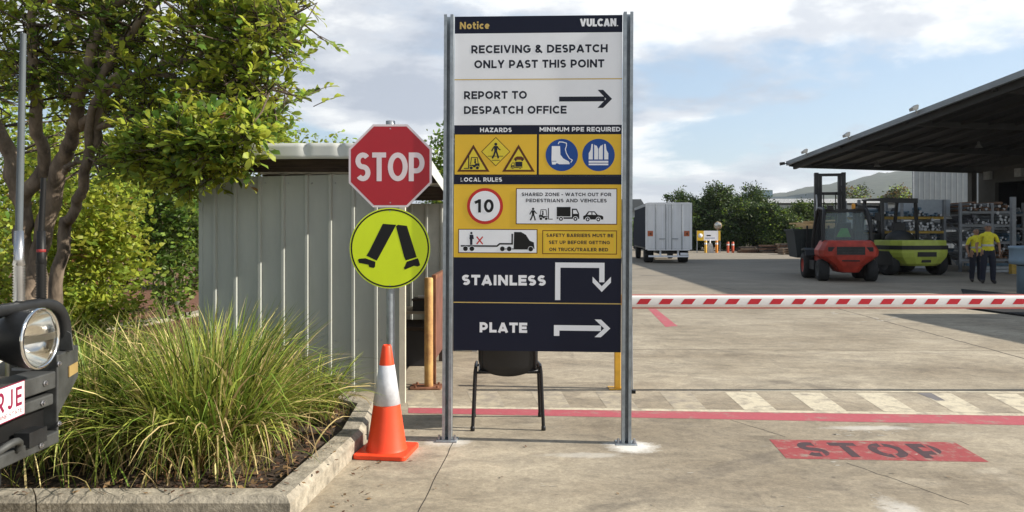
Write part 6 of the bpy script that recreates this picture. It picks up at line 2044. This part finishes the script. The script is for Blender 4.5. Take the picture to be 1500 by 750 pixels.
for px, m, lab, rr0 in ((1030.5, YEL, 'yellow-orange bollard at the left under the yard sign', .10), (1046.5, ORB, 'orange bollard at the right under the yard sign', .10), (1063.0, ORR, 'red-orange slim bollard right of the yard sign', .09), (1070.0, ORR, 'second red-orange slim bollard, nearer the timber pile', .09)):
    t = thing('bollard', lab, 'bollard', (fp(px, 0).x, FY - .6, 0), 0, 'bollards across the yard')
    hz = .85 if px < 1050 else .75
    MB().tube([(0, 0, 0), (0, 0, hz), (0, 0, hz + .05)], [rr0, rr0, rr0 * .6], m, 12).build('shaft', t)
    MB().lathe([(rr0 + .003, hz * .72), (rr0 + .003, hz * .86)], WHITE, n=12).build('band', t)
m_ = MB(); m_.prism([(-.28, 0), (.28, 0), (.10, .7), (-.10, .7)], -.2, .2, mat('white_plastic_stand', (.55, .55, .53), .6), 'y'); m_.tube([(0, 0, .7), (0, 0, .95)], .05, WHITE, 8)
o = tag(m_.build('water_stand'), 'small white stand between the two bollards under the yard sign', 'stand'); o.location = (fp(1038.5, 0).x, FY - .3, 0)
mr_ = thing('convex_mirror', 'round convex traffic mirror on a pole in front of dark trees', 'mirror', (fp(1057, 0).x, FY + 1, 0))
MB().tube([(0, .08, 0), (0, .08, 2.3)], .035, GALVD, 8).build('pole', mr_)
MB().lathe([(.0001, .06), (.28, .05), (.30, 0), (.27, -.03)], mat('mirror_backing', (.4, .28, .16), .5), (0, 0, 1.98), 'y', n=24).build('rim', mr_)
MB().lathe([(.27, -.02), (.18, -.06), (.09, -.075), (.0001, -.08)], mat('mirror_glass', (.5, .47, .42), .25, 1, var=0), (0, 0, 1.98), 'y', n=24).build('mirror_face', mr_)
# timber / steel pile and pallets
PILE = [mat('rusty_bar', (.13, .07, .045), .85, .1, var=.4), mat('dark_bar', (.05, .042, .036), .8, .1, var=.4), mat('weathered_timber', (.22, .16, .11), .85, 0, var=.3)]
for i, (px0, px1, y0, nrow, lab) in enumerate(((1082, 1112, 54, 4, 'low heap of rusty bars at its left end by the bollards'), (1110, 1142, 53.6, 5, 'middle heap of rusty bars in front of the trees'), (1138, 1168, 53.0, 6, 'taller heap of rusty bars nearest the red forklift'))):
    m_ = MB(); x0, x1 = fp(px0, 0, y0).x, fp(px1, 0, y0).x
    for r_ in range(nrow):
        for k in range(5):
            z = .06 + r_ * .115; yy = y0 + k * .22 + rr_.uniform(-.05, .05)
            m_.bar((x0 + rr_.uniform(0, .35), yy, z), (x1 - rr_.uniform(0, .35), yy + rr_.uniform(-.06, .06), z + rr_.uniform(-.02, .02)), .11, .10, rr_.choice(PILE))
    tag(m_.build('bar_stack'), lab, 'bar stack', 'rusty bar heaps across the yard')
pt = thing('pallet_stack', 'stack of weathered timber pallets left of the red forklift', 'pallets', (fp(1155, 0, 50).x, 50, 0))
for lv in range(3):
    m_ = MB()
    for k in range(5): m_.box(-.55, .55, -.5 + .22 * k, -.5 + .22 * k + .12, .115 + lv * .145, .137 + lv * .145, PILE[2])
    for x in (-.55, -.05, .45): m_.box(x, x + .10, -.5, .5, .02 + lv * .145, .114 + lv * .145, PILE[2])
    m_.build('pallet', pt)
# dark trees along the far boundary
for i, (px, py, Y, rx, lab) in enumerate([
        (1000, 278, 62, 1.3, 'dark boundary tree just right of the truck doors'),
        (1024, 290, 64, 1.5, 'tall dark boundary tree behind the yard sign'),
        (1050, 270, 62, 1.3, 'round-topped highest tree of the far boundary'),
        (1080, 290, 61, 1.5, 'dark boundary tree right of the convex mirror'),
        (1102, 273, 63, 1.25, 'pointed twin-topped tree in the middle of the far boundary'),
        (1126, 296, 60, 1.2, 'mid green tree in front of the grey far roofs'),
        (1150, 308, 59, 1.3, 'low tree over the rusty bar heaps'),
        (1176, 295, 62, 1.4, 'yellower tree beside the mast of the red forklift'),
        (1206, 298, 66, 1.4, 'low green tree seen through the red forklift mast')]):
    top = P(px, py, Y)
    zt = top.z - .05
    w = [.66, .20, .11, .03] if i < 5 else [.48, .32, .12, .08]
    hgt = zt * .5
    rj = random.Random(i * 7 + 1)
    ells = [((top.x, Y, zt - .6), (rx * .70, .6, .65)), ((top.x + rj.uniform(-.4, .4), Y, zt - 1.2), (rx * 1.15, 1.0, 1.1)), ((top.x + rj.uniform(-.3, .3), Y - .3, zt * .45), (rx * 1.35, 1.1, zt * .40)), ((top.x + rj.uniform(-.8, .8), Y - .5, .8), (rx * 1.2, .9, .8)), ((top.x + rj.choice([-1, 1]) * rx * .6, Y, zt - 1.1), (rx * .3, .5, .6))]
    bush('boundary_tree', lab, 'tree', ells, 220, 64, .24, .20, [LEAF_N, LEAF_M, LEAF_O, LEAF_G], w, 200 + i, [(top.x, Y, 0)], 'dark trees along the far boundary', 'crown', .10, 'trunk', fold=False)
for i, (x, Y, h_, lab) in enumerate(((-16, 58, 4.6, 'boundary tree standing far behind the shed'), (-11, 61, 5.0, 'tall boundary tree standing far behind the shed roof'), (-6.5, 60, 4.4, 'boundary tree standing far behind the stop sign'), (-2, 62, 4.9, 'boundary tree standing far behind the notice board'), (2.6, 61, 4.5, 'boundary tree standing far behind the right post of the board'))):
    bush('boundary_tree', lab, 'tree', [((x, Y, h_ - .8), (1.4, .8, .8)), ((x, Y, h_ * .5), (2.3, 1.1, h_ * .42)), ((x, Y - .4, .9), (2.6, .9, .9))], 110, 50, .30, .26, [LEAF_N, LEAF_M, LEAF_O, LEAF_G], [.6, .25, .1, .05], 400 + i, [(x, Y, 0)], 'dark trees along the far boundary', 'crown', .10, 'trunk', fold=False)
# low warehouse behind the trees, and roofs left of the truck
lw_ = thing('low_warehouse', 'long low grey-roofed warehouse behind the boundary trees', 'building')
GREYR = mat('grey_metal_roof', (.11, .12, .125), .6, 0, var=.1, scale=.2)
PALEG = mat('white_gutter', (.82, .83, .82), .5)
y0 = 95
x0, x1 = P(1085, 0, y0).x, P(1420, 0, y0).x
z = lambda py: P(0, py, y0).z
MB().box(x0, x1, y0, y0 + 20, 0, z(300), WALLG).build('wall', lw_)
MB().box(x0, x1, y0 - .5, y0 - .02, z(297.5), z(291.5), PALEG).build('gutter', lw_)
m_ = MB(); m_.hexa([(x0, y0 - .3, z(292)), (x1, y0 - .3, z(292)), (x1, y0 + 20, z(292)), (x0, y0 + 20, z(292)), (x0, y0 - .2, z(291)), (x1, y0 - .2, z(291)), (x1, y0 + 20, z(291) + .9), (x0, y0 + 20, z(291) + .9)], GREYR); m_.build('roof', lw_)
l2 = thing('distant_factory', 'small grey factory with a flat tower far behind the boundary trees', 'building')
y1_ = 150
def q_(x, y): return P(x, y, y1_)
MB().box(q_(1126, 0).x, q_(1165, 0).x, y1_, y1_ + 20, 0, q_(0, 288).z, mat('blue_grey_cladding', (.22, .27, .30), .6)).build('wall', l2)
MB().box(q_(1118, 0).x, q_(1137, 0).x, y1_ + 2, y1_ + 14, 0, q_(0, 277.5).z, mat('blue_grey_tower', (.20, .27, .31), .6)).build('tower', l2)
MB().box(q_(1192, 0).x, q_(1206, 0).x, y1_, y1_ + 14, 0, q_(0, 282).z, WALLG).build('white_annexe', l2)
lb = thing('grey_shed_building', 'pale low building partly hidden by the truck at the left', 'building')
y2 = 80
MB().box(P(905, 0, y2).x, P(940, 0, y2).x, y2, y2 + 12, 0, P(0, 308, y2).z, WALLG).build('wall', lb)
MB().prism([(P(900, 0, y2).x, P(0, 308, y2).z), (P(943, 0, y2).x, P(0, 308, y2).z), (P(943, 0, y2).x, P(0, 300, y2).z), (P(938, 0, y2).x, P(0, 292, y2).z), (P(905, 0, y2).x, P(0, 292, y2).z)], y2 - .4, y2 + 12, GREYR).build('roof', lb)
c = P(918, 330, 66)
bush('boundary_tree', 'dark boundary tree left of the truck', 'tree', [((c.x, 66, 1.3), (1.6, 1.0, 1.1))], 60, 44, .34, .30, [LEAF_D, LEAF_G], [.7, .3], 260, [(c.x, 66, 0)], 'dark trees along the far boundary', 'crown', .10, 'trunk', fold=False)
# two bushy tops in front of the hill
for px, py, lab in ((1252, 280, 'olive bushy treetop against the hill, left of the lime forklift'), (1315, 283, 'olive bushy treetop against the hill, over the lime forklift')):
    c = P(px, py, 120)
    bush('distant_tree', lab, 'tree', [((c.x, 120, c.z - .8), (2.6, 1.6, 1.7)), ((c.x, 120, 3), (2, 1.2, 2.5))], 70, 40, .45, .42, [LEAF_O, LEAF_G, LEAF_B], [.6, .25, .15], 300 + px, [(c.x, 120, 0)], 'treetops against the hill', 'crown', .15, 'trunk', fold=False)
# the wooded hill
HILL = mat('wooded_hillside', (.016, .028, .016), .95, 0, scale=.05, col2=(.075, .09, .056), bump=.6, bscale=.2)
hm = MB()
ridge = [(200, 372), (700, 330), (960, 302), (1080, 292), (1140, 286), (1180, 279), (1215, 274), (1250, 268), (1290, 259), (1335, 252), (1400, 243), (1500, 236), (1700, 240), (2100, 300)]
nn_ = 160
rx_ = np.linspace(200, 2100, nn_)
ry_ = np.interp(rx_, [a for a, _ in ridge], [b for _, b in ridge])
r9 = np.random.default_rng(5)
jit = np.convolve(r9.normal(size=nn_ + 8), np.ones(3) / 3, 'same')[:nn_]
vs_, fs = [], []
rows = 14
for i in range(nn_):
    for j in range(rows):
        t = j / (rows - 1)
        Y = 900 + 1300 * t
        top = P(rx_[i], ry_[i], 2200)
        x = (rx_[i] - CX) / FP * Y
        zt = max(-2, (top.z) * math.sin(t * math.pi / 2) ** 1.3) + jit[i] * 3.0 * t + r9.normal() * 3.0 * (t if j < rows - 1 else .3)
        vs_.append((x, Y, zt if j else -3))
for i in range(nn_ - 1):
    for j in range(rows - 1):
        a = i * rows + j
        fs.append((a, a + rows, a + rows + 1, a + 1))
hm.add(vs_, fs, HILL, True)
struct(hm.build('hill'))

# the air over the valley
HZM = bpy.data.materials.new('valley_haze'); HZM.use_nodes = True
t_ = HZM.node_tree
t_.nodes.remove(t_.nodes['Principled BSDF'])
pv = t_.nodes.new('ShaderNodeVolumePrincipled')
pv.inputs['Color'].default_value = (.86, .92, 1.0, 1)
pv.inputs['Density'].default_value = .00013
pv.inputs['Anisotropy'].default_value = .2
t_.links.new(pv.outputs[0], t_.nodes['Material Output'].inputs['Volume'])
hz = MB(); hz.box(-2600, 2600, -70, 6100, -5.0, 330, HZM)
struct(hz.build('haze'), 'stuff')
